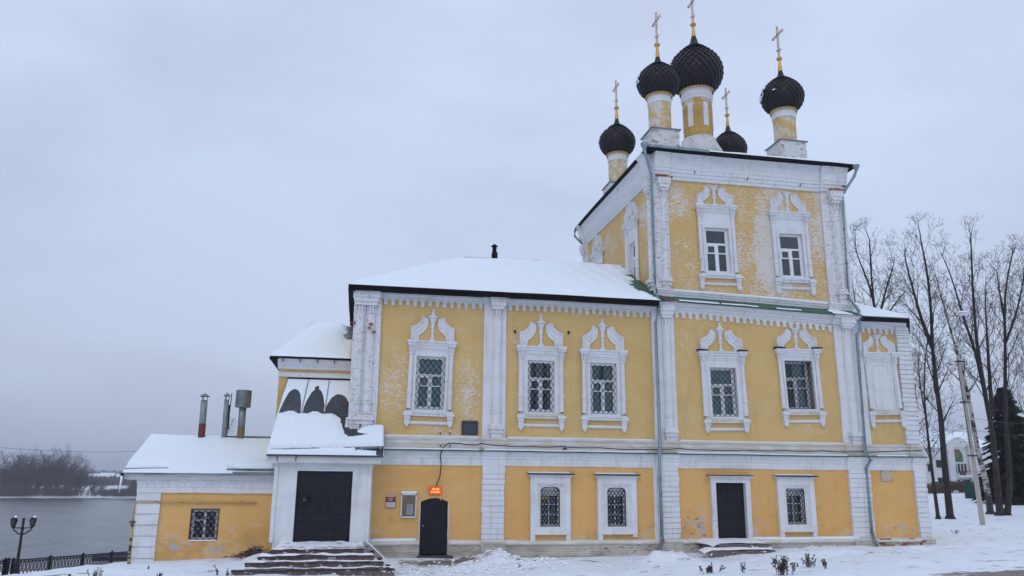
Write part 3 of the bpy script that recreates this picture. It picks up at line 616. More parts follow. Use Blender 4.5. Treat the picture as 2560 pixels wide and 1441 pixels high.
# ---- tower roof
TR = 16.22; ex0, ex1, ey0, ey1 = 11.17, 20.78, -.06, 11.36; ap = (16.0, 5.6, 18.75)
for a, b in (((ex0, ey0), (ex1, ey0)), ((ex1, ey0), (ex1, ey1)), ((ex1, ey1), (ex0, ey1)), ((ex0, ey1), (ex0, ey0))):
    pts = ((*a, TR), (*b, TR), ap, ap); cp_(slab(pts, .03, '', None, n=18), 'tower_roof_slope', M_tin)
    def t_tow(u, v, V):
        base = .055+.05*fbm(V[:, 0]*.7, V[:, 1]*.7, 0, 4)+np.where(v < .09, -.045, 0)*np.clip((4.2-(V[:, 0]-11))/4, -.4, 1)
        base = base-.10*np.exp(-((V[:, 0]-14.6)/.9)**2-((V[:, 1]-1.6)/.5)**2)
        return base
    addsnow(pts, t_tow, CH, 60, 34)
mb = MB()
mb.prof([(ey0-.01, TR+.0), (ey0-.01, TR-.13), (ey0+.03, TR-.16), (.36, TR-.08), (.36, TR-.035)], ex0, ex1, .4)
mb.box(ex1-.34, ex1-.002, ey0, ey1, TR-.15, TR-.035, .6); cp_(mb, 'tower_eave_board', M_dark)
mb = MB(); mb.prof([(ex0-11.65-.01, TR), (ex0-11.65-.01, TR-.14), (ex0-11.65+.03, TR-.17), (.0, TR-.08), (0, TR-.035)], -ey1, -ey0, .4); cp_(mb, 'tower_eave_board', M_dark, fn=wf)
mb = MB(); mb.box(11.2, 13.9, -.13, -.05, TR-.06, TR+.05, .3); cp_(mb, 'gutter', M_pipe)
# ---- drainpipes
def pipe(pts, r, name='drainpipe', m=M_pipe, rings=True):
    o = cp_(MB().tube(pts, r, 12), name, m, False, True)
    if rings:
        rb = MB()
        for a, b in zip(pts, pts[1:]):
            a, b = Vector(a), Vector(b); n = max(1, int((b-a).length/1.25))
            for k in range(n+1):
                c = a.lerp(b, k/n); d = (b-a).normalized()*.03; rb.tube([c-d, c+d], r*1.13, 12)
        b_ = rb.build('pipe_collar', m, None); b_.parent = o; b_.matrix_parent_inverse = Matrix.Identity(4)
    return o
pp = lambda x, y, Y: tuple(P(x, y, Y=Y))
pipe([pp(1611, 372, -.15), pp(1613, 385, -.12), pp(1628, 436, .18), pp(1636, 690, .20), pp(1643, 738, .02), pp(1646, 776, -.30), pp(1638.5, 808, -.28), pp(1650.5, 1120, -.28), pp(1648, 1128, -.36), pp(1655, 1345, -.32)], .062)
cp_(MB().lathe([(.07, 0), (.15, .16), (.16, .26), (.0, .26)], *pp(1611, 372, -.15)[:2], 12, pp(1611, 372, -.15)[2]-.02), 'rainwater_head', M_pipe, False)
cp_(MB().tube([pp(1657, 1351, -.36), pp(1643, 1388, -.85)], .075, 12), 'drain_outlet', M_tin, False, True)
pipe([pp(2141, 424, -.12), pp(2136, 440, -.1), pp(2105, 489, .25), pp(2122, 745, .25), pp(2147, 777, -.2), pp(2150, 824, -.26), pp(2142, 838, -.26), pp(2163, 1128, -.26), pp(2177, 1150, -.36), pp(2166, 1168, -.32)], .062)
cp_(MB().lathe([(.07, 0), (.14, .14), (.14, .22), (.0, .22)], *pp(2141, 424, -.12)[:2], 12, pp(2141, 424, -.12)[2]-.02), 'rainwater_head', M_pipe, False)
pipe([pp(2166, 1172, -.16), pp(2180, 1330, -.18)], .05); pipe([pp(2180, 1330, -.2), pp(2193, 1369, -.5)], .065, 'drain_outlet', M_tin, False)
wq = P(1437, 578, X=11.1); pipe([(11.1, wq[1], wq[2]), (11.1, wq[1], wq[2]-.3), (11.62, wq[1]-.5, wq[2]-1.15), (11.6, wq[1]-.5, 10)], .06)
# ---- apse roof
AE = 9.36; ar = (20.2, 4.8, 11.7)
aq = P(2274, 800, Y=-.42); apo = [(20.2, -.42), (aq[0], -.42), (aq[0]+1.95, 2.15), (aq[0]+1.95, 7.9), (aq[0], 10.6), (20.2, 10.6)]
for (a, b), (c, d) in zip(apo, apo[1:]):
    pts = ((a, b, AE), (c, d, AE), ar, ar); cp_(slab(pts, .04, '', None, n=10), 'apse_roof_slope', M_tin, False)
    addsnow(pts, lambda u, v, V: .11+.03*fbm(V[:, 0], V[:, 1], 0, 3), CH, 24, 16)
    mb = MB(); dx, dy = c-a, d-b; l = math.hypot(dx, dy); nx, ny = -dy/l, dx/l
    mb.grid(lambda u, v: (a+dx*u, b+dy*u, AE-.03-.13*v), 10, 1); mb.grid(lambda u, v: (a+dx*u+nx*.45*v, b+dy*u+ny*.45*v, AE-.16), 10, 1); cp_(mb, 'apse_eave_board', M_dark, False)
#@@WINDOWS
# ------------------------------------------------------------------ windows
def sub(mb, name, m, parent, w=False, smooth=False, loc=None):
    o = mb.build(name, m, None, smooth=smooth); o.parent = parent
    if loc: o.location = loc
    if w:
        M4 = np.array(parent.matrix_world)
    return o
def sash(win, w, h, y, style, curt, mfr, boxy=True):
    fr = MB(); t = .10 if style == 'upper' else .07; panes = []
    fr.box(-w/2, w/2, y, y+.07, 0, t*1.1); fr.box(-w/2, w/2, y, y+.07, h-t, h); fr.box(-w/2, -w/2+t*1.3, y, y+.07, t*1.1, h-t); fr.box(w/2-t*1.3, w/2, y, y+.07, t*1.1, h-t)
    ix, iz0, iz1 = w/2-t*1.3, t*1.1, h-t
    if style == 'upper':
        zt = h*.635; fr.box(-ix, ix, y-.01, y+.06, zt, zt+.085); fr.box(-.075, .075, y-.015, y+.055, iz0, zt)
        zl = h*.445
        fr.box(-ix, -.05, y-.01, y+.06, zl, zl+.05); fr.box(.05, ix, y-.01, y+.06, zl-.0, zl+.05)
        fr.box(-ix, -.05, y-.005, y+.05, iz0, iz0+.04); fr.box(.05, ix, y-.005, y+.05, iz0, iz0+.04)
        fr.box(-ix, -ix+.04, y-.012, y+.05, zl+.05, zt-.0); fr.box(-.09, -.05, y-.012, y+.05, zl+.05, zt); fr.box(-ix+.04, -.09, y-.012, y+.05, zt-.05, zt)
        panes = [(-ix, ix, zt+.085, iz1), (-ix, -.05, zl+.05, zt), (.05, ix, zl+.05, zt), (-ix, -.05, iz0, zl), (.05, ix, iz0, zl)]
    elif style == 'annex':
        fr.box(-.04, .04, y-.015, y+.055, iz0, iz1); zl = h*.62; fr.box(-ix, -.04, y-.01, y+.06, zl, zl+.05)
        panes = [(-ix, -.04, zl+.05, iz1), (-ix, -.04, iz0, zl), (.04, ix, iz0, iz1)]
    else:
        for k in (1, 2): zz = iz0+(iz1-iz0-.25)*k/3; fr.box(-ix, ix, y-.004, y+.05, zz-.014, zz+.014)
        fr.box(-ix, ix, y-.004, y+.05, iz1-.28, iz1); fr.box(-.018, .018, y-.008, y+.055, iz0, iz1-.28)
        zz = [iz0+(iz1-iz0-.25)*k/3 for k in range(3)]+[iz1-.28]
        panes = [(a, b, zz[k], zz[k+1]) for k in range(3) for a, b in ((-ix, -.018), (.018, ix))]
    sub(fr, 'window_frame', mfr, win)
    for k, (a, b, c, d) in enumerate(panes):
        m = MB(); m.box(a, b, y+.03, y+.036, c, d)
        m2 = M_glass
        o = sub(m, 'pane', m2, win)
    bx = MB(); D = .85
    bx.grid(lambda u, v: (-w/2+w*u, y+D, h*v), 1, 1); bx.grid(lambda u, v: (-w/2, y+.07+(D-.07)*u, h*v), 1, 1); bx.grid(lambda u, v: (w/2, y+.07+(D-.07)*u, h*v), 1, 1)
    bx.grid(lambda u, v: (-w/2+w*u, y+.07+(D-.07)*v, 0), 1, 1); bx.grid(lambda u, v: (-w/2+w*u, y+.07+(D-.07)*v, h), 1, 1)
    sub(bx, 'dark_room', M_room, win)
    for (a, b, am) in curt:
        c = MB(); n = int((b-a)*60)+8; s = random.random()*9
        c.grid(lambda u, v: (a+(b-a)*u, y+.13+am*math.sin((a+(b-a)*u)*58+s)+.5*am*math.sin((a+(b-a)*u)*97+s)+.02*(1-v)*math.sin(u*9), iz0+(iz1-iz0)*v), n, 3)
        sub(c, 'curtain', M_curt, win, smooth=True)
def grille(win, w, h, y, cw, chh, arch=0., r=.0130, scale=False):
    g = MB(); nx = max(2, round(w/cw)); cw = w/nx; nz = max(2, round(h/chh)); chh = h/nz
    top = lambda x: h-(arch*(1-math.sqrt(max(0, 1-(abs(x)/(w/2))**2.4))) if arch else 0)
    for ph in (0,):
        for i in range(nx):
            pts = []
            for j in range(nz*2+1):
                s = (j+ph) % 2; x = -w/2+i*cw+(cw/2 if s else 0)*1.0
                x = -w/2+i*cw+(0 if s == 0 else cw/2)
                if x > w/2+.001: x = w/2
                zc = j*chh/2
                if zc > top(x)+.001: break
                if pts and scale:
                    px_, pz_ = pts[-1][0], pts[-1][2]
                    # ogee curve between the knots
                    for tt in (.25, .5, .75): 
                        e = .5-.5*math.cos(math.pi*tt); pts.append((px_+(x-px_)*e, y, pz_+(zc-pz_)*tt))
                pts.append((x, y+(.008 if s else 0), zc))
            if len(pts) > 1: g.tube(pts, r, 4, False)
            pts = [(-p[0], p[1]+.006, p[2]) for p in pts]
            if len(pts) > 1: g.tube(pts, r, 4, False)
    if arch:
        xs = [-w/2+w*i/16 for i in range(17)]; g.tube([(-w/2, y, 0)]+[(x, y, top(x)) for x in xs]+[(w/2, y, 0), (-w/2, y, 0)], r*1.2, 4)
    else: g.tube([(-w/2, y, 0), (w/2, y, 0)], r, 4)
    return sub(g, 'grille', M_iron, win)
def ribbon(m, A, B, prof_, yb=.05):   # moulded band between two polylines; prof_ = [(t, out)]
    rows = []
    for (ax, az), (bx, bz) in zip(A, B): rows.append([(ax+(bx-ax)*t, -o, az+(bz-az)*t) for t, o in prof_])
    for R0_, R1_ in zip(rows, rows[1:]):
        for k in range(len(prof_)-1): m.quad(R0_[k], R0_[k+1], R1_[k+1], R1_[k])
        for k in (0, -1): m.quad(R0_[k], R1_[k], (R1_[k][0], yb, R1_[k][2]), (R0_[k][0], yb, R0_[k][2]))
    for R_ in (rows[0], rows[-1]):
        for k in range(len(prof_)-1): m.quad(R_[k], R_[k+1], (R_[k+1][0], yb, R_[k+1][2]), (R_[k][0], yb, R_[k][2]))
def fancy(name, loc, rz, w, h, capw, captop, fin, sillw, brb, m=M_white, top_fin=True, curt=(), gr=None, blind=False, moss=False, yfr=.09, mfr=None, tilt=0):
    win = empty('window', loc, rz); adopt(win, CH)
    win.rotation_euler[1] = tilt
    hc = capw/2; xc = hc-.17
    s = MB()
    s.box(-xc, -w/2, -.045, .08, -.02, captop-.1); s.box(w/2, xc, -.045, .08, -.02, captop-.1); s.box(-w/2, w/2, -.045, .08, h, captop-.1)
    if blind:
        s.box(-w/2, w/2, -.03, .09, 0, h)
        a = [(-w/2+.09+(w/2-.09)*0, 0)]
        n = 12; iw = w/2-.16
        pts = [(-iw, .12)]+[(-iw*math.cos(math.pi*k/n) if True else 0, h-.45+min(.3, .34*math.sin(math.pi*k/n))) for k in range(n+1)]+[(iw, .12)]
        out = [(x*1.12, z+(.05 if z > .2 else -.05)) for x, z in pts]
        ribbon(s, out, pts, [(0, .032), (.15, .065), (.6, .055), (1, 0.032)], .05)
    s.box(-w/2-.09, -w/2, -.075, -.04, 0, h+.05); s.box(w/2, w/2+.09, -.075, -.04, 0, h+.05)
    sur = sub(s, 'window_surround', m, win)
    # moulded entablature between the capitals
    e = MB()
    zt = captop
    e.prof([(.05, zt-.36), (-.06, zt-.36), (-.075, zt-.30), (-.10, zt-.28), (-.11, zt-.2), (-.14, zt-.17), (-.15, zt-.10), (-.19, zt-.06), (-.19, zt-.01), (.05, zt)], -xc, xc, .4)
    sub(e, 'entablature', m, win)
    for sg in (-1, 1):
        c = MB(); x = sg*xc; r = .083
        c.lathe([(r*1.05, .06), (r*1.05, .58), (r*1.3, .60), (r*1.3, .66), (r*1.12, .67), (r*1.12, .72), (r, .74), (r*.92, captop-.52), (r*1.25, captop-.50), (r*1.25, captop-.44), (r*.8, captop-.42)], x, -.07, 12)
        sub(c, 'colonette', m, win)
        b = MB()
        b.lathe([(.05, captop-.44), (.085, captop-.2)], x, -.08, 10)
        for k in (-1, 0, 1): b.prism([(x+k*.065-.02, captop-.43), (x+k*.065+.02, captop-.43), (x+k*.085+.03, captop-.2), (x+k*.085-.03, captop-.2)], -.185+.03*abs(k), -.05)
        b.box(x-.145, x+.145, -.22, .05, captop-.20, captop-.11); b.box(x-.175, x+.175, -.25, .05, captop-.11, captop+.0)
        sub(b, 'capital', m, win)
        if moss: mm = MB(); mm.box(x-.2, x+.2, -.28, .02, captop+.003, captop+.045); mm.box(x-.17, x+.1, -.2, 0, captop+.04, captop+.07); sub(mm, 'cap_sheet', M_dark, win)
        # ogee half of the pediment
        k = hc/.91
        O = [(.80, 0), (.80, .26), (.80, .50), (.70, .53), (.60, .585), (.51, .66), (.44, .76), (.40, .90)]
        I = [(.50, 0), (.50, .13), (.47, .22), (.38, .28), (.29, .37), (.22, .48), (.18, .62), (.17, .82)]
        sc = (fin-captop)/1.2 if top_fin else (fin-captop)/.94
        O = [(sg*a*k, captop+b*sc) for a, b in O]; I = [(sg*a*k, captop+b*sc) for a, b in I]
        pdm = MB(); ribbon(pdm, O, I, [(0, .15), (.12, .15), (.16, .115), (.34, .12), (.38, .085), (.66, .085), (.70, .055), (1, .05)])
        sub(pdm, 'ogee_scroll', m, win)
        bk = MB(); x = sg*(sillw/2-.13)
        bk.box(x-.15, x+.15, -.20, .05, -.19, -.08); bk.box(x-.115, x+.115, -.16, .05, -.30, -.19)
        bk.prism([(x-.10, -.30), (x-.085, brb+.12), (x, brb), (x+.085, brb+.12), (x+.10, -.30)], -.13, .05)
        sub(bk, 'bracket', m, win)
    # baluster and finial
    b = MB(); q = sc = min(1, (fin-captop)/1.2)
    pr = [(.13, 0), (.12, .03), (.06, .10), (.05, .22), (.055, .30), (.09, .34), (.09, .37), (.055, .40), (.055, .44), (.085, .50), (.07, .56), (.06, .62), (.09, .70), (.14, .80), (.15, .86), (.19, .87), (.19, .92), (.12, .93)]
    if top_fin: pr += [(.10, .98), (.045, 1.10), (.055, 1.12), (.05, 1.2), (0, 1.2)]
    else: pr += [(0, .93)]
    b.lathe([(r, z*(1.2 if not top_fin else 1.2)/1.2*((fin-captop)/(1.2 if top_fin else .93))) for r, z in pr], 0, -.03, 12, captop); sub(b, 'finial', m, win)
    s = MB(); hs = sillw/2
    s.prof([(.05, -.20), (-.10, -.20), (-.11, -.12), (-.15, -.10), (-.16, -.02), (.16, .0), (.16, -.05)], -hs+.03, hs-.03, .4); sub(s, 'sill', M_cream if m is M_white else m, win)
    s = MB(); s.box(-hs+.2, hs-.2, -.075, .05, -.47, -.39); s.box(-hs+.2, hs-.2, -.05, .05, -.50, -.47); sub(s, 'apron_bar', m, win)
    if not blind:
        sn = MB(); sn.prof([(.14, .0), (-.15, -.018), (-.165, .01), (-.05, .035), (.14, .05)], -w/2-.05, w/2+.05, .15); tag(sub(sn, 'sill_snow', M_snow_roof, win), kind='stuff')
        sash(win, w, h, yfr, 'upper', curt, mfr or M_frame)
        if gr: grille(win, w-.06, h-.08, .0, gr[0], gr[1])
    return win
allc = [(-.45, .45, .018)]
D2 = math.radians
fancy('A', (2.46, .1, 5.08), 0, 1.09, 2.0, 1.83, 2.57, 3.79, 1.82, -.61, M_white_worn, curt=[(-.48, .48, .02)], gr=(.215, .27), tilt=D2(.9))
fancy('B', (6.66, .1, 5.08), 0, 1.05, 2.0, 1.93, 2.54, 3.77, 1.82, -.65, curt=[(-.15, .12, .018), (-.5, -.3, .02), (.3, .45, .02)], gr=(.21, .26), yfr=.055)
fancy('C', (9.12, .1, 5.07), 0, 1.07, 2.0, 1.90, 2.50, 3.76, 1.82, -.65, M_white_worn, curt=[(-.48, -.1, .018), (.1, .46, .02)], gr=(.21, .26), yfr=.055)
fancy('D', (14.10, .1, 5.08), 0, 1.12, 1.98, 2.04, 2.62, 3.80, 1.88, -.61, curt=[(-.5, .5, .010)], gr=(.21, .25), moss=True, yfr=.14, tilt=D2(-1.2))
fancy('E', (17.42, .1, 5.46), 0, 1.24, 2.0, 1.98, 2.47, 3.33, 1.86, -.68, top_fin=False, curt=[(.0, .5, .018)], gr=(.21, .25), moss=True, yfr=.34, mfr=M_framegrey, tilt=D2(-1.5))
fancy('F', (21.15, .1, 5.55), 0, 1.08, 1.98, 1.66, 2.38, 3.12, 1.66, -.75, top_fin=False, blind=True, tilt=D2(-2))
fancy('T1', (14.37, .55, 11.04), 0, 1.10, 2.0, 1.85, 3.0, 3.84, 1.90, -.72, M_white_worn, top_fin=False, tilt=D2(-1))
fancy('T2', (17.76, .55, 11.04), 0, 1.11, 1.97, 1.90, 2.93, 3.83, 1.86, -.76, M_white_worn, top_fin=False, tilt=D2(-1.2))
for d, w, z, h in WW: fancy('W', (11.65, .55+d, z), -math.pi/2, w, h, 1.7, 3.0, 3.85, 1.7, -.7, M_white_worn, top_fin=False)
# lower windows with boxed surrounds and arched openings
def arch_pts(w, h, a, n=12): return [(-w/2, 0)]+[(-w/2*math.cos(math.pi*k/n), h-a+a*math.sin(math.pi*k/n)**.75) for k in range(n+1)]+[(w/2, 0)]
def boxed(loc, w, h, capw, bodyw, ztop, zfeet, feet=(1, 1)):
    win = empty('window', loc); adopt(win, CH); m = M_white_low
    def ring(mb, W0, z0, z1, W1, y0, y1, z2, z3):   # a rectangular picture frame
        mb.box(-W0, -W1, y0, y1, z0, z1); mb.box(W1, W0, y0, y1, z0, z1); mb.box(-W1, W1, y0, y1, z3, z1); mb.box(-W1, W1, y0, y1, z0, z2)
    zt = ztop-.14; b = MB(); B = bodyw/2
    ring(b, B, -.27, zt, B-.20, -.15, .05, -.12, zt-.22)
    ring(b, B-.20, -.12, zt-.22, B-.27, -.115, .05, -.06, zt-.28)
    ring(b, B-.27, -.06, zt-.28, B-.33, -.08, .05, -.0, zt-.34)
    s_ = sub(b, 'window_surround', m, win)
    # inner plate with the arched hole and its deep splayed reveal
    p = MB(); a = arch_pts(w, h, .16); n = len(a); xo = B-.33; zo = zt-.34
    outp = []
    for x, z in a:
        if z <= 0: outp.append((-xo if x < 0 else xo, 0))
        else:
            t = abs(x)/(w/2)
            outp.append((x/(w/2)*xo, zo) if t < .985 else ((-xo if x < 0 else xo), zo))
    for k in range(n-1): p.quad((outp[k][0], -.05, outp[k][1]), (outp[k+1][0], -.05, outp[k+1][1]), (a[k+1][0], -.05, a[k+1][1]), (a[k][0], -.05, a[k][1]))
    for k in range(n-1): p.quad((a[k][0], -.05, a[k][1]), (a[k+1][0], -.05, a[k+1][1]), (a[k+1][0]*.99, .20, a[k+1][1]), (a[k][0]*.99, .20, a[k][1]))
    p.quad((-w/2, -.05, 0), (w/2, -.05, 0), (w/2, .2, .04), (-w/2, .2, .04))
    sub(p, 'arched_reveal', m, win)
    c = MB(); k = capw/2
    for t0, t1, z0, z1, o in ((B+.005, B+.02, zt, zt+.03, .17), (B+.03, B+.05, zt+.03, zt+.07, .20), (k-.01, k, zt+.07, zt+.125, .24)): c.box(-t1, t1, -o, .05, z0, z1)
    sub(c, 'cornice', m, win)
    c = MB(); c.box(-k-.03, k+.03, -.29, .04, zt+.127, zt+.142); c.box(-k-.03, k+.03, -.30, -.285, zt+.10, zt+.142); sub(c, 'cap_sheet', M_dark, win)
    sn = MB(); sn.prof([(.02, zt+.14), (-.27, zt+.14), (-.285, zt+.165), (-.2, zt+.19), (.02, zt+.20)], -k, k-.15, .2); tag(sub(sn, 'sill_snow', M_snow_roof, win), kind='stuff')
    for sg, on in zip((-1, 1), feet):
        if on: c = MB(); c.box(sg*(B-.085)-.085, sg*(B-.085)+.085, -.13, .05, zfeet+(.12 if on == 2 else 0), -.27); sub(c, 'bracket', m, win)
    sash(win, w+.1, h+.02, .20, 'lower', [(-.3, -.05, .01), (.12, .3, .01)], M_frame)
    g = grille(win, w-.02, h-.02, -.02, .145, .20, arch=.16, r=.0125, scale=True)
    return win
w1 = boxed((6.985, 0, 1.01), .73, 1.42, 1.70, 1.49, 1.88, -.48)
boxed((9.52, 0, 1.01), .72, 1.41, 1.68, 1.50, 1.87, -.48, (1, 2))
w3 = boxed((16.77, 0, 1.07), .78, 1.41, 1.72, 1.54, 1.83, -.50)
M_warm = mat('lit_pane', (.3, .2, .08), .5, emis=((.55, .33, .10), .35))
for w_, a, b, c, d in ((w1, -.33, -.03, .98, 1.2), (w3, -.36, -.06, .98, 1.2)):
    m = MB(); m.box(a, b, .245, .25, c-.03, d-.05); tag(sub(m, 'lit_pane', M_warm, w_), 'pane glowing amber from a lamp inside')
# ---- doors
def door(name, loc, w, h, arch=0., panels=0, fr=True):
    d = empty(name, loc); adopt(d, CH); m = MB()
    if arch:
        pts = [(-w/2, 0)]+[(-w/2+w*k/12, h-arch+arch*math.sin(math.pi*k/12)) for k in range(13)]+[(w/2, 0)]; m.prism(pts, .05, .11)
    else: m.box(-w/2, w/2, .05, .11, 0, h)
    sub(m, 'door_leaf', M_door, d)
    return d
sd_ = door('door', (2.77, 0, .10), .98, 1.90, .13)
m = MB(); m.lathe([(0, .0), (.035, .01), (.035, .04), (0, .06)], 0, 0, 10); o = sub(m, 'door_knob', M_tin, sd_, loc=(-.38, .05, .95)); o.rotation_euler[0] = math.pi/2
m = MB(); m.box(-.53, -.49, .0, .12, -.1, 1.78); m.box(.49, .53, .0, .12, -.1, 1.78); sub(m, 'door_frame', M_framegrey, sd_)
for k in range(3): m = MB(); m.tube([(.475, .04, .3+.6*k), (.475, .04, .4+.6*k)], .016, 6); sub(m, 'hinge', M_door, sd_)
# white arch infill above the small door
m = MB(); pts = [(-.49+.98*k/12, 1.77+.13*math.sin(math.pi*k/12)) for k in range(13)]
for a, b in zip(pts, pts[1:]): m.quad((a[0], 0, a[1]), (b[0], 0, b[1]), (b[0], 0, 1.905), (a[0], 0, 1.905)); m.quad((a[0], 0, a[1]), (b[0], 0, b[1]), (b[0], .12, b[1]), (a[0], .12, a[1]))
sub(m, 'door_arch', M_yel_low, sd_)
td = door('door', (14.05, 0, .55), 1.22, 2.06)
m = MB(); B = .80
m.box(-B, -.61, -.15, .05, -.02, 2.20); m.box(.61, B, -.15, .05, -.02, 2.20); m.box(-.61, .61, -.15, .05, 2.06, 2.20); m.box(-B-.03, B+.03, -.19, .05, 2.20, 2.25); m.box(-B-.08, B+.08, -.25, .05, 2.25, 2.32); m.box(-.66, -.61, -.08, .06, 0, 2.06)
o = sub(m, 'door_surround', white('whitewash_door', .03, [(13.3, 1.0, .3, 1.2, .10), (14.85, .7, .25, .5, .1)]), td)
m = MB(); m.box(-.94, .90, -.31, .03, 2.325, 2.345); sub(m, 'cap_sheet', M_dark, td)
for zz in np.arange(.2, 2.0, .21):
    m = MB(); m.box(-.60, .60, .043, .05, zz-.006, zz+.006); sub(m, 'door_rib', M_rib, td)
for xx in np.arange(-.4, .5, .2):
    m = MB(); m.box(xx-.006, xx+.006, .041, .05, .02, 2.04); sub(m, 'door_rib', M_rib, td)
#@@DOMES
# ------------------------------------------------------------------ cupolas
cands = []; dome_list = []
PROF = [(.47, 0), (.65, .04), (.83, .115), (.95, .22), (1.0, .33), (.98, .425), (.89, .52), (.76, .605), (.61, .675), (.47, .73), (.35, .78), (.25, .83), (.18, .88), (.125, .935), (.085, 1.0)]
def pr_at(t):
    for (r0, h0), (r1, h1) in zip(PROF, PROF[1:]):
        if h0 <= t <= h1: k = (t-h0)/(h1-h0); return r0+(r1-r0)*k
    return PROF[-1][0]
def cupola(px, Y, y_bulb, R, y_tip, y_base, y_drumb, rd, n, y_coneb, y_ball, y_top, centre=False, square=True, y_roof=None):
    A = P(px, y_bulb, Y=Y); cx = A[0]; zt = P(px, y_tip, Y=Y)[2]; zb = P(px, y_base, Y=Y)[2]; zd = y_drumb if y_drumb < 30 else P(px, y_drumb, Y=Y-(square or .8))[2]
    Hh = zt-zb
    dome_list.append((cx, Y, R, zb, Hh))
    def pt(t): return pr_at(t)*R, zb+Hh*t
    body = MB(); prof_ = [((pr_at(t)-.02 if t < .9 else pr_at(t))*R, zb+Hh*t) for t in np.linspace(0, 1, 40)]; prof_ = [(0, zb+.02)]+prof_
    body.lathe([(r, z-zb) for r, z in prof_], 0, 0, 40); dome = body.build('dome', M_scale, None, smooth=True, loc=(cx, Y, zb)); adopt(dome, CH)
    # scales
    pts = []; t = .03; ts = [t]; step = math.pi*R/n*1.02
    while t < .78:
        r0, z0 = pt(t); l = 0; tt = t
        tgt = min(step, math.pi*r0/n*1.15)
        while l < tgt and tt < .86:
            r1, z1 = pt(tt+.004); ra, za = pt(tt); l += math.hypot(r1-ra, z1-za); tt += .004
        t = tt; ts.append(t)
    az = math.atan2(-29-Y, -cx)
    for j in range(1, len(ts)-1):
        rb, zbb = pt(ts[j-1]); rm, zm = pt(ts[j]); ru, zu = pt(ts[j+1]); hw_ = math.pi/n*.985
        nrm = Vector((zu-zbb, 0, -(ru-rb))).normalized()
        def q(r, z, a, o): return (((r+nrm.x*o)*math.cos(a)), ((r+nrm.x*o)*math.sin(a)), z-zb+nrm.z*o)
        T = .022*R+.008
        b_, l_, r2, u_2 = q(rb, zbb, 0, .055*R), q(rm, zm, -hw_, .022), q(rm, zm, hw_, .022), q(ru, zu, 0, .0)
        b2, l2, r3 = q(rb, zbb, 0, .055*R-T), q(rm, zm, -hw_, .02-T), q(rm, zm, hw_, .02-T)
        me = bpy.data.meshes.new('scale'); me.from_pydata([b_, r2, u_2, l_, b2, r3, l2], [], [(0, 1, 2), (0, 2, 3), (4, 5, 1, 0), (6, 4, 0, 3)]); me.materials.append(M_scale)
        for k in range(n):
            a = (k+(.5 if j % 2 else 0))*2*math.pi/n
            c = math.cos(a-az)*nrm.x-.45*0+nrm.z*-.5
            area = (rm*math.pi/n)*math.hypot(zu-zbb, ru-rb)*c/(Y+29)**2
            cands.append((area, dome, me, a, (cx, Y, zb)))
    # lace valance under the bulb
    g = MB(); m_ = int(n*1.25)
    for k in range(m_):
        a0 = k*2*math.pi/m_; rr = rd*1.12
        lp = []
        for s_ in range(9):
            th = s_*2*math.pi/8; aa = a0+math.sin(th)*.42*2*math.pi/m_; lp.append((rr*math.cos(aa), rr*math.sin(aa), -.055+.06*math.cos(th)))
        g.tube(lp, .020, 4, False)
    gg = g.build('gilded_valance', M_gold, None); gg.parent = dome
    # gilded cone, ball, cross
    zc = P(px, y_coneb, Y=Y)[2]; zc1 = P(px, y_ball, Y=Y)[2]; z2 = P(px, y_top, Y=Y)[2]; k = 1. if not centre else 1.12
    c = MB(); c.lathe([(.10*k, zt-.04), (.105*k, zt), (.05*k, zc)], cx, Y, 14); cp_(c, 'gilded_cone', M_gold, False, True)
    c = MB(); rb_ = .125*k; c.lathe([(rb_*math.sin(math.pi*i/12)+.001, rb_-rb_*math.cos(math.pi*i/12)) for i in range(13)], cx, Y, 16, zc-.03); c.lathe([(rb_, -.02), (rb_*1.12, -.02), (rb_*1.12, .02), (rb_, .02)], cx, Y, 16, zc-.03+rb_); cp_(c, 'gilded_ball', M_gold, False, True)
    cr = MB(); zz0 = zc+2*rb_-.05; Ht = z2-zz0; w = .042*k
    cr.box(-w, w, -w, w, 0, Ht-.06); cr.lathe([(0, 0), (w*1.3, .01), (w*1.5, .05), (w*1.1, .1), (0, .12)], 0, 0, 8, Ht-.08)
    cro = cr.build('cross', M_cross, None, loc=(cx, Y, zz0)); adopt(cro, CH)
    cb = MB(); lb = Ht*.27
    cb.box(-w, w, -lb, lb, -w, w); cb.box(-w*1.25, w*1.25, -lb-.02, -lb+.04, -w*1.4, w*1.4); cb.box(-w*1.25, w*1.25, lb-.04, lb+.02, -w*1.4, w*1.4); o = cb.build('crossbar', M_cross, None); o.parent = cro; o.location = (0, 0, Ht*.73)
    cb = MB(); cb.box(-w*1.1, w*1.1, -lb*.42, lb*.42, -w*.9, w*.9); o = cb.build('crossbar', M_cross, None); o.parent = cro; o.location = (0, 0, Ht*.22); o.rotation_euler[0] = .25
    # drum
    d = MB(); zt_ = zb+.02; prd = [(rd*.95, zd-.3), (rd*.96, zt_-.45), (rd*.97, zt_-.44)]
    d.lathe(prd, cx, Y, 32); cp_(d, 'drum', M_drumc if centre else M_drum, False, True)
    d = MB(); h0 = zt_-(.62 if centre else .46)
    d.lathe([(rd*.93, h0), (rd*1.02, h0+.01), (rd*1.04, h0+.06), (rd*.99, h0+.08), (rd*.99, h0+.17), (rd*1.05, h0+.19), (rd*1.07, h0+.25), (rd*1.0, h0+.27), (rd*1.02, zt_-.0), (.1, zt_+.02)], cx, Y, 32); cp_(d, 'drum_cornice', M_white, False)
    d = MB(); d.lathe([(rd*.94, zd), (rd*1.0, zd+.02), (rd*1.0, zd+.10), (rd*.94, zd+.12)], cx, Y, 32); cp_(d, 'drum_base_ring', M_drumc if centre else M_drum, False)
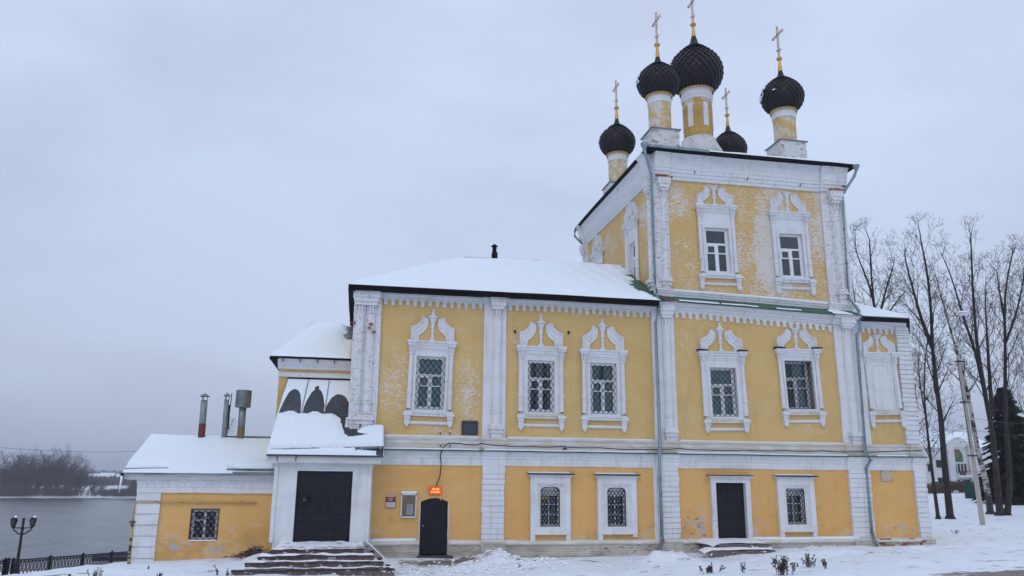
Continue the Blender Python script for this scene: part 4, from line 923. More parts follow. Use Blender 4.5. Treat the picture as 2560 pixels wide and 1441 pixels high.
    if square:
        hs = square; p = MB(); p.box(cx-hs, cx+hs, Y-hs, Y+hs, y_roof, zd-.02, .3); cp_(p, 'pedestal', M_ped)
        p = MB(); p.box(cx-hs-.07, cx+hs+.07, Y-hs-.07, Y+hs+.07, zd-.03, zd+.01); cp_(p, 'pedestal_cap', M_tin, False)
    return cx, zd
cupola(1646, 2.2, 200, .97, 143, 243, 320, .53, 22, 118, 112, 33, square=.64, y_roof=16.5)
cupola(1955, 2.2, 235, .97, 178, 280, 349, .53, 22, 153, 148, 69, square=.64, y_roof=16.5)
cupola(1543, 8.7, 350, .95, 298, 388, 17.8, .52, 22, 275, 270, 202, square=.64, y_roof=16.5)
cupola(1821, 8.7, 345, .95, 316, 405, 17.8, .52, 22, 293, 288, 222, square=.64, y_roof=16.5)
ccx, czd = cupola(1738, 5.5, 170, 1.37, 93, 232, 338, .76, 24, 68, 60, -12, centre=True, square=False)
c = MB(); c.lathe([(.80, czd+.1), (.86, czd+.02), (.88, czd-.1), (1.0, czd-.35), (1.15, czd-.62), (1.3, czd-1.2)], ccx, 5.5, 28); cp_(c, 'drum_skirt', M_ped, True)
for da in (-2.49, -1.42, -.35, .72, -3.56, 1.79):       # blind slit windows of the centre drum
    c = MB(); a = da; X0, Y0 = ccx+.765*.965*math.cos(a), 5.5+.765*.965*math.sin(a); tx, ty = -math.sin(a), math.cos(a)
    zz0, zz1 = czd+.62, czd+1.92; pts = [(-.13, zz0), (.13, zz0), (.13, zz1-.08), (.07, zz1-.01), (-.07, zz1-.01), (-.13, zz1-.08)]
    c.poly([(X0+tx*x+math.cos(a)*.012, Y0+ty*x+math.sin(a)*.012, z) for x, z in pts]); c.poly([(X0+tx*x-math.cos(a)*.05, Y0+ty*x-math.sin(a)*.05, z) for x, z in pts])
    for p0, p1 in zip(pts, pts[1:]+pts[:1]): c.quad(*[(X0+tx*x+math.cos(a)*o_, Y0+ty*x+math.sin(a)*o_, z) for (x, z), o_ in ((p0, .012), (p1, .012), (p1, -.05), (p0, -.05))])
    cp_(c, 'blind_window', M_white, False)
cands.sort(key=lambda t: -t[0]); V_, F_ = [], []
for i, (ar_, dome, me, a, lc) in enumerate(cands):
    if i < 300:
        o = bpy.data.objects.new('scale', me); COL.objects.link(o); o.parent = dome; o.rotation_euler[2] = a; o.rotation_euler[1] = 0
    else:
        b = len(V_); ca, sa = math.cos(a), math.sin(a)
        for v in me.vertices: V_.append((lc[0]+v.co.x*ca-v.co.y*sa, lc[1]+v.co.x*sa+v.co.y*ca, lc[2]+v.co.z))
        for p in me.polygons: F_.append([b+k for k in p.vertices])
me = bpy.data.meshes.new('dome_scales'); me.from_pydata(V_, [], F_); me.materials.append(M_scale); o = bpy.data.objects.new('dome_scales', me); COL.objects.link(o); adopt(o, CH); tag(o, kind='stuff')
# patches of snow lying on the domes, low on their west side
SV, SF = [], []; R_ = np.random.RandomState(12)
for dm_x, dm_y, R0_, zb0, H0 in dome_list:
    for k in range(34):
        t_ = R_.uniform(.28, .64); a_ = 2.72+R_.normal(0, .33); r0_ = (pr_at(t_))*R0_+.055; da_ = R_.uniform(.03, .10); dt_ = R_.uniform(.008, .022)
        b = len(SV)
        for du, dv in ((-1, -1), (0, -1.3), (1, -1), (1.2, .6), (0, 1.2), (-1.1, .8)):
            tt = min(.99, max(0, t_+dv*dt_)); rr_ = pr_at(tt)*R0_+.05; SV.append((dm_x+rr_*math.cos(a_+du*da_), dm_y+rr_*math.sin(a_+du*da_), zb0+H0*tt+.015))
        SV.append((dm_x+(r0_+.04)*math.cos(a_), dm_y+(r0_+.04)*math.sin(a_), zb0+H0*t_+.03)); SF += [(b+i, b+(i+1) % 6, b+6) for i in range(6)]
me = bpy.data.meshes.new('dome_snow'); me.from_pydata(SV, [], SF); me.materials.append(M_snow_roof); o = bpy.data.objects.new('dome_snow', me); COL.objects.link(o); adopt(o, CH); tag(o, kind='stuff')
# ---- stair block west of the refectory
sb = MB(); wall(sb, -3.02, -.3, .3, 6.9, 1.2, [], .3); sb.box(-3.02, -2.92, 1.2, 9, .3, 6.9, .6); cp_(sb, 'stair_wall', M_yel_up)
zE = P(675, 890, Y=.8)[2]; xE = P(675, 890, Y=.8)[0]
c = MB(); c.prof([(1.25, zE-.42), (1.13, zE-.42), (1.10, zE-.33), (1.0, zE-.24), (.92, zE-.17), (.86, zE-.06), (1.25, zE-.05)], xE+.28, -.4, .3); cp_(c, 'stair_cornice', M_white)
zb_ = P(700, 937, Y=1.2)[2]; c = MB(); c.prof([(1.25, zb_-.08), (1.12, zb_-.08), (1.10, zb_+.05), (1.14, zb_+.09), (1.25, zb_+.1)], -3.05, -.4, .3); cp_(c, 'stair_belt', M_white)
q = P(785, 812, Y=5.0); pts = ((xE, .8, zE), (-.42, .8, zE), (-.42, 5.0, q[2]), (q[0], 5.0, q[2])); cp_(slab(pts, .03, '', None), 'stair_roof', M_tin)
addsnow(pts, lambda u, v, V: .12+.04*fbm(V[:, 0]*.8, V[:, 1]*.8, 0, 3)-.17*np.exp(-((V[:, 0]+.45)/.45)**2-((V[:, 1]-4.2)/1.6)**2)*(1+1.2*fbm(V[:, 0]*4, V[:, 1]*2, 4, 3)), CH, 36, 30)
pts = ((xE, 9.3, zE), (xE, .8, zE), (q[0], 5.0, q[2]), (q[0], 5.0, q[2])); cp_(slab(pts, .03, '', None), 'stair_roof', M_tin); addsnow(pts, lambda u, v, V: .12+0*u, CH, 20, 10)
c = MB(); c.box(xE-.01, xE+.30, .83, 9.2, zE-.10, zE-.035, .8); c.box(xE, -.42, .785, .83, zE-.075, zE-.0, .5); cp_(c, 'stair_eave_board', M_dark)
for k in range(5): c = MB(); c.box(xE+.45+k*.62, xE+.47+k*.62, .79, .98, zE-.20, zE-.07); cp_(c, 'gutter_hook', M_iron, False)
# ------------------------------------------------------------------ entrance porch
porch = empty('entrance_porch', (-1.1, -.4, 0)); tag(porch, 'whitewashed entrance porch with a steep tin lean-to roof half bare of snow', 'porch')
def adp(mb, name, m, par, w=True, smooth=False): o = mb.build(name, m, None, wobble=w, smooth=smooth); o.parent = par; o.matrix_parent_inverse = par.matrix_basis.inverted(); return o
PY = -.9
c = MB(); wall(c, -2.62, .43, -.3, 3.35, PY, [(-1.98, -.13, .57, 2.90)], .28, .25); c.box(-2.62, -2.60, PY+.0, .5, -.3, 3.35, .4); c.box(.41, .43, PY, .05, -.3, 3.35, .4); adp(c, 'porch_wall', M_white_low, porch)
c = MB(); c.box(-2.72, -2.60, PY-.06, PY+.2, .6, 3.05, .2); c.box(.40, .50, PY-.04, .02, .5, 3.2, .2); adp(c, 'corner_strip', M_white_low, porch)
dr = empty('double_door', (-1.05, PY, .57)); dr.parent = porch; dr.matrix_parent_inverse = porch.matrix_basis.inverted()
m = MB(); m.box(-.915, -.004, .10, .14, 0, 2.32); sub(m, 'door_leaf', M_door, dr)
m = MB(); m.box(.004, .915, .10, .14, 0, 2.32); sub(m, 'door_leaf', M_door, dr)
for zz in np.arange(.25, 2.3, .28):
    m = MB(); m.box(-.90, .90, .092, .1, zz-.006, zz+.006); sub(m, 'door_rib', M_rib, dr)
for xx in np.arange(-.75, .8, .25):
    m = MB(); m.box(xx-.005, xx+.005, .0925, .1, .02, 2.3); sub(m, 'door_rib', M_rib, dr)
for sg in (-1, 1):
    m = MB(); m.tube([(sg*.16+.075*math.cos(t), .075, 1.13+.085*math.sin(t)) for t in np.linspace(0, 2*math.pi, 17)], .014, 6, False); m.box(sg*.16-.03, sg*.16+.03, .07, .1, 1.18, 1.24); sub(m, 'ring_handle', M_iron, dr)
m = MB(); m.box(-.93, .93, -.02, .2, 2.33, 2.36); m.box(-.945, -.92, -.01, .2, 0, 2.36); m.box(.92, .945, -.01, .2, 0, 2.36); sub(m, 'door_frame', M_white_low, dr)
# roof: a flared skirt with a steeper upper part
zk = 4.95; e0 = P(665, 1141, Y=-1.28); e1 = P(958, 1137, Y=-1.28); zE2 = 3.42
k0 = P(693, 1040, Y=.45); t0 = P(720, 947, Y=1.18)
lowr = ((e0[0], -1.28, zE2), (.86, -1.28, zE2), (.86, .42, 4.86), (k0[0], .42, 4.86))
def lows(x, y, z): return z
c = MB()
a_, b_, c1, d1 = [np.array(v) for v in lowr]
def lp(u, v, o=0.): return tuple((a_+(b_-a_)*u)*(1-v)+(d1+(c1-d1)*u)*v+np.array([0, 0, o]))
for u0, u1, vmax in ((0, .635, 1.), (.635, 1., .70)):
    for o in (0, -.03): c.grid(lambda u, v: lp(u0+(u1-u0)*u, v*vmax, o), 10, 8)
c.grid(lambda u, v: lp(u, 0, -.05*v), 12, 1); c.grid(lambda u, v: lp(1, u*.70, -.05*v), 4, 1); c.grid(lambda u, v: lp(0, u, -.05*v), 4, 1); adp(c, 'lower_roof', M_slate, porch)
up_ = ((k0[0], .42, 4.86), (-.42, .42, 4.86), (-.42, 1.19, t0[2]), (t0[0], 1.19, t0[2]))
adp(slab(up_, .03, '', None), 'upper_roof', M_slate, porch)
def t_por_up(u, v, V):
    # snow clings to the seams and the top; three rounded bare humps between them
    t = .015+.008*fbm(V[:, 0]*3, V[:, 2]*3, 0, 3)
    out = np.full(len(u), .02)
    for cxx, wd in ((.165, .150), (.495, .150), (.85, .185)):
        hump = 1-((u-cxx)/wd)**2; top_ = .70 if cxx < .8 else .62
        d = np.clip(hump, 0, 1)**.42*top_-v+.035*fbm(u*4+cxx*9, v*3, cxx*7, 2)+.02*fbm(u*22, v*22, 3, 2)
        out = np.minimum(out, np.where((hump > 0) & (v > .10*np.sin(u*9)**2*(cxx < .8)), .02-d*.5, .03))
    out = np.where(v > .80, .03+.01*fbm(u*8, v*3, 1, 2), out)
    return out+t*.3
addsnow(up_, t_por_up, porch, 90, 50, name='roof_snow')
def t_por_low(u, v, V):
    x, y = V[:, 0], V[:, 1]
    t = .13+.05*fbm(x*1.3, y*1.5, 0, 3)
    topedge = 1.04+.05*fbm(x*3, 1, 0, 3)
    t = np.where(v > topedge-.12, t*np.clip((topedge-v)/.12, -.6, 1), t)
    bare = np.exp(-((x+.35)/.42)**2-((v-.85)/.45)**2)*1.4+np.exp(-((x-.35)/.45)**2-((v-.52)/.07)**2)*1.1
    t = t-.16*np.clip(bare+.5*fbm(x*2.5, y*3.5, 5, 4)*(bare > .08), 0, 2)
    t = np.maximum(t, 0)+0*t if False else t
    gut = np.abs(v-.085-.10*u)-.045; t = np.where(gut < 0, np.minimum(t, .0-.03), t)
    t = np.where((v < .10+.10*u) & (v < .16) & (u > .75), np.minimum(t, .05-.1*(u-.75)*3), t)
    t = np.where((u > .635) & (v > .69), -.05, t)
    return np.minimum(t, .03+v*.9+.08)
V, Q = snow_sheet(lowr, t_por_low, 110, 60)
keep = [q for q in Q.tolist() if not (np.all(V[q, 0] > -.42) and np.all(V[q, 1] > -.08))]
o = rawmesh('roof_snow', V, np.array(keep), M_snow_roof, smooth=True); o.parent = porch; o.matrix_parent_inverse = porch.matrix_basis.inverted(); tag(o, kind='stuff')
for u in (.33, .66): c = MB(); x0_ = up_[0][0]+(up_[1][0]-up_[0][0])*u; x1_ = up_[3][0]+(up_[2][0]-up_[3][0])*u; c.tube([(x0_-.03, .05, 4.62), (x0_, .41, 4.90), (x1_, 1.17, t0[2]+.04)], .014, 5); adp(c, 'roof_seam', M_tin, porch, False)
c = MB(); g0, g1 = np.array(lp(.03, .05, .06)), np.array(lp(1., .155, .06)); c.tube([tuple(g0+(g1-g0)*k/10) for k in range(11)], .05, 8); adp(c, 'snow_guard_gutter', M_tin, porch, False, True)
for k in (.12, .38, .58, .80, .97):
    b_c = g0+(g1-g0)*k; c = MB(); c.box(b_c[0]-.012, b_c[0]+.012, b_c[1]-.07, b_c[1]+.05, b_c[2]-.065, b_c[2]+.06); adp(c, 'gutter_bracket', M_cream, porch, False)
c = MB(); c.box(e0[0]+.02, .80, -1.20, -1.16, 3.16, 3.38, .4); c.box(e0[0]+.02, .80, -1.16, PY, 3.20, 3.24, .4); c.box(e0[0]+.02, e0[0]+.06, -1.16, .4, 3.18, 3.36, .4); adp(c, 'fascia_board', M_fascia, porch)
c = MB(); c.box(e0[0]+.02, .80, -1.215, -1.20, 3.27, 3.30, .4); adp(c, 'fascia_strip', M_cream, porch)
for k in (.35, .95): c = MB(); c.box(e0[0]+k, e0[0]+k+.02, -1.24, -1.2, 3.22, 3.40); adp(c, 'gutter_hook', M_iron, porch, False)
c = MB(); c.tube([(t0[0]-.0, 1.17, t0[2]+.02), (-.42, 1.17, t0[2]+.02)], .025, 6); adp(c, 'wall_flashing', M_dark, porch)
# ------------------------------------------------------------------ timber steps in front of the porch
steps = empty('entrance_steps', (-1.1, -2.4, -.1)); tag(steps, 'snowy timber steps with rusty nosings leading up to the big double door', 'steps')
ST = [(.60, 677, 912, 1374.4), (.44, 645, 937, 1391.5), (.28, 614, 961, 1407.3), (.11, 581, 989, 1424.5)]
prevY = PY; ys_ = []
for i, (z, xl, xr, py) in enumerate(ST):
    q0, q1 = P(xl, py, Z=z), P(xr, py, Z=z); Yf = (q0[1]+q1[1])/2; ys_.append((Yf, q0[0], q1[0], z)); nz_ = ST[i+1][0] if i < 3 else -.09
    yb = PY if i == 0 else ys_[i-1][0]
    n = 5 if i == 0 else 2
    for k in range(n):
        a, b = Yf+(yb-Yf)*k/n, Yf+(yb-Yf)*(k+1)/n
        m = MB(); m.box(q0[0], q1[0], a+.006, b-.006, z-.045, z+random.uniform(-.004, .004), .5); adp(m, 'tread_board', M_wood, steps)
    m = MB(); m.box(q0[0]+.01, q1[0]-.01, Yf+.03, Yf+.055, nz_+.0, z-.046, .4); adp(m, 'riser_board', M_wood, steps)
    m = MB(); m.box(q0[0], q1[0], Yf-.022, Yf-.003, z-.036, z+.004, .5); adp(m, 'nosing', M_nose, steps)
    # trodden snow left on the tread
    uu, vv = np.meshgrid(np.linspace(0, 1, 100), np.linspace(0, 1, 12), indexing='ij')
    X_ = q0[0]+.02+(q1[0]-q0[0]-.04)*uu.ravel(); Y_ = Yf+.02+(yb-Yf-.02)*vv.ravel()
    T_ = .014+.06*fbm(X_*2.3, Y_*4, i*3, 4)+.02*vv.ravel()+(-.02 if i == 0 else .02); Z_ = z+np.clip(T_, -.03, .09)
    Z_ = np.where((uu.ravel() < .001) | (uu.ravel() > .999), z-.02, Z_)
    id_ = np.arange(1200).reshape(100, 12)
    o = rawmesh('trodden_snow', np.stack([X_, Y_, Z_], 1), np.stack([id_[:-1, :-1], id_[1:, :-1], id_[1:, 1:], id_[:-1, 1:]], -1).reshape(-1, 4), M_snow, smooth=True); o.parent = steps; o.matrix_parent_inverse = steps.matrix_basis.inverted(); tag(o, kind='stuff')
# side stringer on the right, snow along it
m = MB(); yb0, xl0, xr0, z0_ = ys_[0]; yb3, xl3, xr3, z3_ = ys_[3]
m.tube([(xr0+.08, PY-.05, .62), (xr3+.16, yb3+.25, -.02)], .028, 4); adp(m, 'stringer', M_snow, steps)
for k in range(3): m = MB(); t = .2+.25*k; m.box(xr0+.02+(xr3-xr0)*t, xr0+.16+(xr3-xr0)*t, PY-.1+(yb3-PY)*t, PY+.02+(yb3-PY)*t, .36-.5*t, .47-.5*t); adp(m, 'step_bracket', M_nose, steps, False)
# slab step at the small door, two steps at the right door
sl = MB(); sl.box(1.95, 3.72, -.62, -.14, -.20, -.06, .3); sl.box(2.2, 3.45, -.16, .1, -.12, .05, .3)
o = sl.build('door_step', mat('wet_dark_stone', (.06, .05, .045), .45, [((.14, .12, .11), (2, 2, 2), 5, .5, .2)], bump=[((5, 5, 5), 4, .02)]), None, wobble=True); tag(o, 'low dark wet step in front of the small arched door', 'step')
st2 = empty('timber_steps', (14.2, -.9, .3)); tag(st2, 'two snow covered plank steps below the black door of the right bay', 'steps')
z1_, z2_ = .53, .37
for (xl, xr, py0, py1, z) in ((1798, 1936, 1361, 1372, .50), (1776, 1957, 1377.5, 1388, .31)):
    q0, q1 = P(xl, py0, Z=z), P(xr, py0, Z=z); m = MB(); m.box(q0[0], q1[0], q0[1], q0[1]+.06, z-.19, z, .5); adp(m, 'step_plank', M_wood, st2)
    m = MB(); m.box(q0[0], q1[0], q0[1]+.06, -.0 if z > .4 else q0[1]+.5, z-.05, z-.005, .5); adp(m, 'step_plank', M_wood, st2)
    uu, vv = np.meshgrid(np.linspace(0, 1, 60), np.linspace(0, 1, 14), indexing='ij'); xa, xb = q0[0]-.25, q1[0]-.05
    X_ = xa+(xb-xa)*uu.ravel(); yb_ = .0 if z > .4 else q0[1]+.55; Y_ = q0[1]-.015+(yb_-q0[1])*vv.ravel()
    Z_ = z+.03+.05*np.minimum(1, vv.ravel()*4)+.03*fbm(X_*1.7, Y_*2, 1, 3)-.12*np.clip(1-uu.ravel()*9, 0, 1)-.10*np.clip((uu.ravel()-.93)*14, 0, 1); id_ = np.arange(840).reshape(60, 14)
    o = rawmesh('step_snow', np.stack([X_, Y_, Z_], 1), np.stack([id_[:-1, :-1], id_[1:, :-1], id_[1:, 1:], id_[:-1, 1:]], -1).reshape(-1, 4), M_snow, smooth=True); o.parent = st2; o.matrix_parent_inverse = st2.matrix_basis.inverted(); tag(o, kind='stuff')
#@@ANNEX
# ------------------------------------------------------------------ boiler annex on the left
annex = empty('side_annex', (-4.9, 2, 0)); tag(annex, 'low ochre annex with snow loaded roof and small barred window', 'annex')
AY = .3; ax = lambda mb, n, m, w=True, s=False: adp(mb, n, m, annex, w, s)
wx0 = -7.22
c = MB(); wall(c, -6.5, -2.5, -1.2, 2.35, AY, [(-5.43, -4.57, .60, 1.58)], .28, .2); ax(c, 'annex_wall', M_yel_low)
c = MB(); c.box(wx0, wx0+.1, AY, 8, -3, 2.7, .5); c.box(wx0, -2.5, 7.9, 8, -3, 2.7, .6); c.box(wx0+.02, -6.45, AY-.035, AY+.1, -1, 2.4, .3); ax(c, 'end_wall', M_white_low)
for k in range(7):
    z0 = -.35+k*.355; ax(course(wx0, -6.46+random.uniform(-.01, .01), AY-.075-random.uniform(0, .012), AY+.05, z0+.01, z0+.345), 'stone_course', M_white_low)
c = MB(); c.prof([(AY+.05, 2.13), (AY-.07, 2.13), (AY-.07, 2.30), (AY-.085, 2.31), (AY-.085, 2.46), (AY+.05, 2.46)], wx0-.02, -2.5, .3); c.prof([(AY+.05, 2.46), (AY-.10, 2.46), (AY-.10, 2.56), (AY-.16, 2.58), (AY-.17, 2.63), (AY+.05, 2.66)], wx0-.05, -2.5, .3); ax(c, 'annex_frieze', M_white_low)
x = wx0+.2
while x < -2.6:
    c = MB(); c.prism([(x, 2.35), (x+.09, 2.32), (x+.10, 2.45), (x-.01, 2.45)], AY-.115, AY-.07); ax(c, 'dentil', M_white_low); x += .235
zAe = P(305, 1182, Y=-.1)[2]; xA = P(305, 1182, Y=-.1)[0]; zAr = P(373, 1097, Y=4.2)[2]; xR = P(373, 1097, Y=4.2)[0]
c = MB(); c.box(xA+.05, -2.5, -.02, .03, zAe-.10, zAe-.03, .3); c.prof([(AY, zAe-.22), (.10, zAe-.22), (.06, zAe-.13), (.02, zAe-.08), (AY, zAe-.05)], xA+.12, -2.5, .3); c.box(xA+.06, xA+.16, .03, 8.2, zAe-.2, zAe-.03, .6); ax(c, 'annex_cornice', M_fascia)
ra = ((xA, -.1, zAe), (-2.45, -.1, zAe), (-2.45, 4.2, zAr), (xR, 4.2, zAr)); ax(slab(ra, .04, '', None, n=18), 'annex_roof', M_tin)
rb2 = ((-2.45, 8.5, zAe), (xA, 8.5, zAe), (xR, 4.2, zAr), (-2.45, 4.2, zAr)); ax(slab(rb2, .04, '', None), 'annex_roof', M_tin)
c = MB(); c.poly([(xA+.15, -.0, zAe-.05), (xA+.15, 8.4, zAe-.05), (xR+.2, 4.2, zAr-.06)]); ax(c, 'gable', M_fascia, False)
def t_ann(u, v, V):
    x, y = V[:, 0], V[:, 1]; t = .17+.05*fbm(x*.6, y*.8, 2, 3)
    line = .065+.05*np.clip((u-.3)/.7, 0, 1)*0
    t = np.where(v < .05, np.minimum(t, .05+.04*np.sin(u*7)), t)
    g = np.exp(-((v-.085)/.020)**2)*(np.clip((.27-u)/.06, 0, 1)+np.clip((u-.62)/.06, 0, 1)); t = t-.24*g
    g = np.exp(-((v-.03)/.03)**2)*np.clip((u-.66)/.12, 0, 1); t = t-.22*g
    ridge = np.clip((v-.955)/.045, 0, 1)*np.clip((u-.48)/.08, 0, 1)*(.75+.25*np.sin(u*46)); return t-.26*ridge
addsnow(ra, t_ann, annex, 130, 70); addsnow(rb2, lambda u, v, V: .16+0*u, annex, 12, 8)
c = MB(); c.tube([(xA+.02, .12, zAe+.13), (-6.3, .12, zAe+.16)], .035, 6); ax(c, 'gutter', M_tin); c = MB(); c.tube([(-4.4, .12, zAe+.15), (-2.5, .12, zAe+.17)], .035, 6); ax(c, 'gutter', M_tin)
c = MB(); c.box(xA-.02, xA+.05, -.12, 8.4, zAe-.14, zAe+.0, .6); ax(c, 'barge_board', M_dark)
# its window
aw = empty('window', (-5.0, AY, .60)); aw.parent = annex; aw.matrix_parent_inverse = annex.matrix_basis.inverted()
sash(aw, .86, .98, .10, 'annex', (), M_framegrey); grille(aw, .82, .94, .03, .20, .26, scale=True)
m = MB(); m.box(-.46, -.43, -.02, .12, -.0, 1.0); m.box(.43, .46, -.02, .12, 0, 1.0); m.box(-.46, .46, -.02, .12, .98, 1.01); sub(m, 'window_surround', M_nose, aw)
m = MB(); m.box(-.44, .44, -.05, .1, -.035, .0); sub(m, 'sill', M_snow_roof, aw)
# gas pipe
M_gas = mat('yellow_gas_paint', (.50, .38, .14), .6, [((.07, .05, .04), (2, 2, 7), 6, .56, .06, [('z', -.5, 1.6, .16)])])
gq = [P(641, 1258, Y=AY-.07), P(342, 1254, Y=AY-.10)]; gp = empty('gas_pipe', tuple(gq[1])); tag(gp, 'peeling yellow gas pipe running along the annex wall and down its corner', 'pipe')
m = MB(); m.tube([tuple(gq[0]), tuple(gq[1]), tuple(P(337, 1262, Y=AY-.12)), tuple(P(331, 1315, Y=AY-.12))], .028, 8); adp(m, 'pipe_run', M_gas, gp, False, True)
m = MB(); m.tube([tuple(P(331, 1308, Y=AY-.12)), tuple(P(321, 1412, Y=AY-.12))], .045, 8); adp(m, 'riser_sleeve', M_gas, gp, False, True)
m = MB(); qq = P(331, 1306, Y=AY-.12); m.box(qq[0]-.09, qq[0]+.09, qq[1]-.05, qq[1]+.05, qq[2]-.02, qq[2]+.04); adp(m, 'flange', mat('rust', (.16, .07, .035), .9), gp, False)
for px in (400, 500, 600): qq = P(px, 1256, Y=AY-.04); m = MB(); m.box(qq[0]-.012, qq[0]+.012, AY-.10, AY+.02, qq[2]-.05, qq[2]+.05); adp(m, 'pipe_clip', M_gas, gp, False)
# icicle at the eave corner
m = MB(); q0, q1 = P(305, 1190, Y=-.15), P(297, 1234, Y=-.15); m.tube([tuple(q0), tuple((q0+q1)/2), tuple(q1)], [.045, .028, .004], 8)
tag(m.build('icicle', mat('ice', (.75, .80, .86), .2, spec=.6), None, smooth=True), 'long icicle hanging from the left eave corner of the annex', 'icicle')
# flues and aerial
def flue(label, px, pt_, pb, Y, r, kind, rust=None):
    t, b = P(px[0], pt_, Y=Y), P(px[1], pb, Y=Y); e = empty('flue_pipe', tuple(b)); tag(e, label, 'flue', 'metal flues on the annex roof')
    b2 = b+(b-t)*.25
    m = MB(); k = (t+(b-t)*rust) if rust else b
    m.tube([tuple(t), tuple(k)], r, 14); adp(m, 'upper_pipe', mat('flue_zinc', (.27, .30, .31), .45, [((.20, .22, .22), (2, 2, 2), 4, .5, .2)], metal=.5), e, False, True)
    if rust: m = MB(); m.tube([tuple(k), tuple(b2)], r*1.03, 14); tag(adp(m, 'lower_pipe', mat('flue_rust', *( ((.13, .045, .03), .8) if kind == 'cone' else ((.20, .15, .09), .7)), [((.08, .05, .04), (4, 4, 4), 4, .5, .2)]), e, False, True), 'rusty lower length')
    else: m = MB(); m.tube([tuple(b), tuple(b2)], r, 14); adp(m, 'lower_pipe', M_tin, e, False, True)
    if kind == 'cone':
        for a in (.4, 2.5, 4.6): m = MB(); m.tube([(t[0]+r*.9*math.cos(a), t[1]+r*.9*math.sin(a), t[2]-.1), (t[0]+r*.9*math.cos(a), t[1]+r*.9*math.sin(a), t[2]+.20)], .012, 4); adp(m, 'cap_strut', M_iron, e, False)
        m = MB(); m.lathe([(r*1.6, .15), (.01, .28), (r*1.55, .14)], t[0], t[1], 14, t[2]); adp(m, 'rain_cap', M_tin, e, False)
    else:
        m = MB(); m.lathe([(r, -.02), (r*2.05, .0), (r*2.15, .02), (r*2.15, .66), (r*2.0, .68), (0, .66)], t[0], t[1], 20, t[2]-.02); adp(m, 'deflector_drum', M_tin, e, False)
flue('tall zinc flue with a rusty red lower half, leftmost on the annex roof', (511, 503), 1001, 1097, 4.0, .13, 'cone', .62)
flue('slim grey flue with a conical cap, middle one beside the aerial', (567, 559), 1000, 1100, 4.0, .095, 'cone')
flue('zinc flue with a wide drum shaped head, rightmost on the annex roof', (607, 601), 1018, 1099, 4.0, .14, 'drum', .62)
an = empty('roof_aerial', tuple(P(566, 1080, Y=4.1))); tag(an, 'thin television aerial with short elements behind the middle flue', 'aerial')
m = MB(); m.tube([tuple(P(566, 1095, Y=4.1)), tuple(P(580, 983, Y=4.1))], .018, 5); adp(m, 'mast', M_iron, an, False)
m = MB(); m.tube([tuple(P(569, 1074, Y=4.2)), tuple(P(572, 1013, Y=4.2))], .055, 6); adp(m, 'dark_flue', M_dark, an, False)
m = MB(); A_0, A_1 = P(570, 1083, Y=4.0), P(584, 1047, Y=3.2); m.tube([tuple(A_0), tuple(A_1)], .012, 4); adp(m, 'boom', M_tin, an, False)
for k in range(8): m = MB(); cc = A_0+(A_1-A_0)*k/7; m.tube([(cc[0]-.22+.012*k, cc[1], cc[2]+.03), (cc[0]+.22-.012*k, cc[1], cc[2]-.03)], .007, 4); adp(m, 'element', M_tin, an, False)
# ------------------------------------------------------------------ things fixed to the facade
def text(s, size, loc, m, parent, depth=.004, name='lettering', squash=1):
    cu = bpy.data.curves.new(name, 'FONT'); cu.body = s; cu.size = size; cu.align_x = 'CENTER'; cu.extrude = depth; cu.resolution_u = 2; cu.offset = size*.025
    o = bpy.data.objects.new('tmp', cu); COL.objects.link(o); bpy.context.view_layer.update()
    me = bpy.data.meshes.new_from_object(o.evaluated_get(bpy.context.evaluated_depsgraph_get())); bpy.data.objects.remove(o); me.materials.clear(); me.materials.append(m); me.name = name
    o = bpy.data.objects.new(name, me); COL.objects.link(o); o.rotation_euler = (math.pi/2, 0, 0); o.location = loc; o.scale = (squash, 1, 1); o.parent = parent; return o
led = empty('led_sign', (2.78, -.06, 2.255)); tag(led, 'lit red sign with yellow letters above the small arched door', 'sign')
sub(MB().box(-.215, .215, -.03, .05, -.125, .125), 'sign_case', mat('sign_casing', (.35, .08, .06), .5), led)
sub(MB().box(-.205, .205, -.036, -.031, -.115, .115), 'sign_face', mat('red_sign_face', (.8, .05, .02), .5, emis=((1., .012, .006), .8)), led)
M_let = mat('yellow_led', (1, .8, .2), .5, emis=((1, .45, .05), 1.0))
text('ХРАМ', .088, (0, -.04, .022), M_let, led, squash=1.05); text('ОТКРЫТ', .088, (0, -.04, -.08), M_let, led, squash=.95)
m = MB(); m.tube([(.19, -.01, -.12), (.19, .02, -.35)], .006, 4); sub(m, 'sign_wire', M_frame, led)
rbd = empty('information_board', (1.22, -.02, 1.88)); tag(rbd, 'small board, dark red above and white below, beside the porch', 'sign')
sub(MB().box(-.165, .165, -.02, .03, -.215, .215), 'board', mat('board_brown', (.12, .05, .05), .6), rbd)
sub(MB().box(-.15, .15, -.026, -.021, -.02, .16), 'red_field', mat('board_red', (.30, .025, .03), .5), rbd)
sub(MB().box(-.15, .15, -.026, -.021, -.20, -.03), 'white_field', mat('board_white', (.62, .62, .64), .5), rbd)
sub(MB().box(-.15, .15, -.026, -.021, .165, .205), 'white_field', bpy.data.materials['board_white'], rbd)
def dashes(par, x0, x1, zs, y, m, h=.010, name='print_line', dens=5):
    d = MB()
    for z in zs:
        x = x0+random.uniform(0, .03); xe = x1-random.uniform(0, .06)
        while x < xe:
            w = random.uniform(.02, .06); d.box(x, min(x+w, xe), y-.002, y, z, z+h); x += w+.012
    return tag(sub(d, name, m, par), kind='stuff')
dashes(rbd, -.10, .10, [.12, .085, .05, .03], -.0265, bpy.data.materials['board_white'], .012); dashes(rbd, -.13, .13, [-.06, -.09, -.115, -.14, -.17], -.0265, bpy.data.materials['board_brown'], .008)
cs = empty('notice_case', (1.85, -.05, 1.77)); tag(cs, 'glazed notice case with one white sheet and snow on its lid', 'notice board')
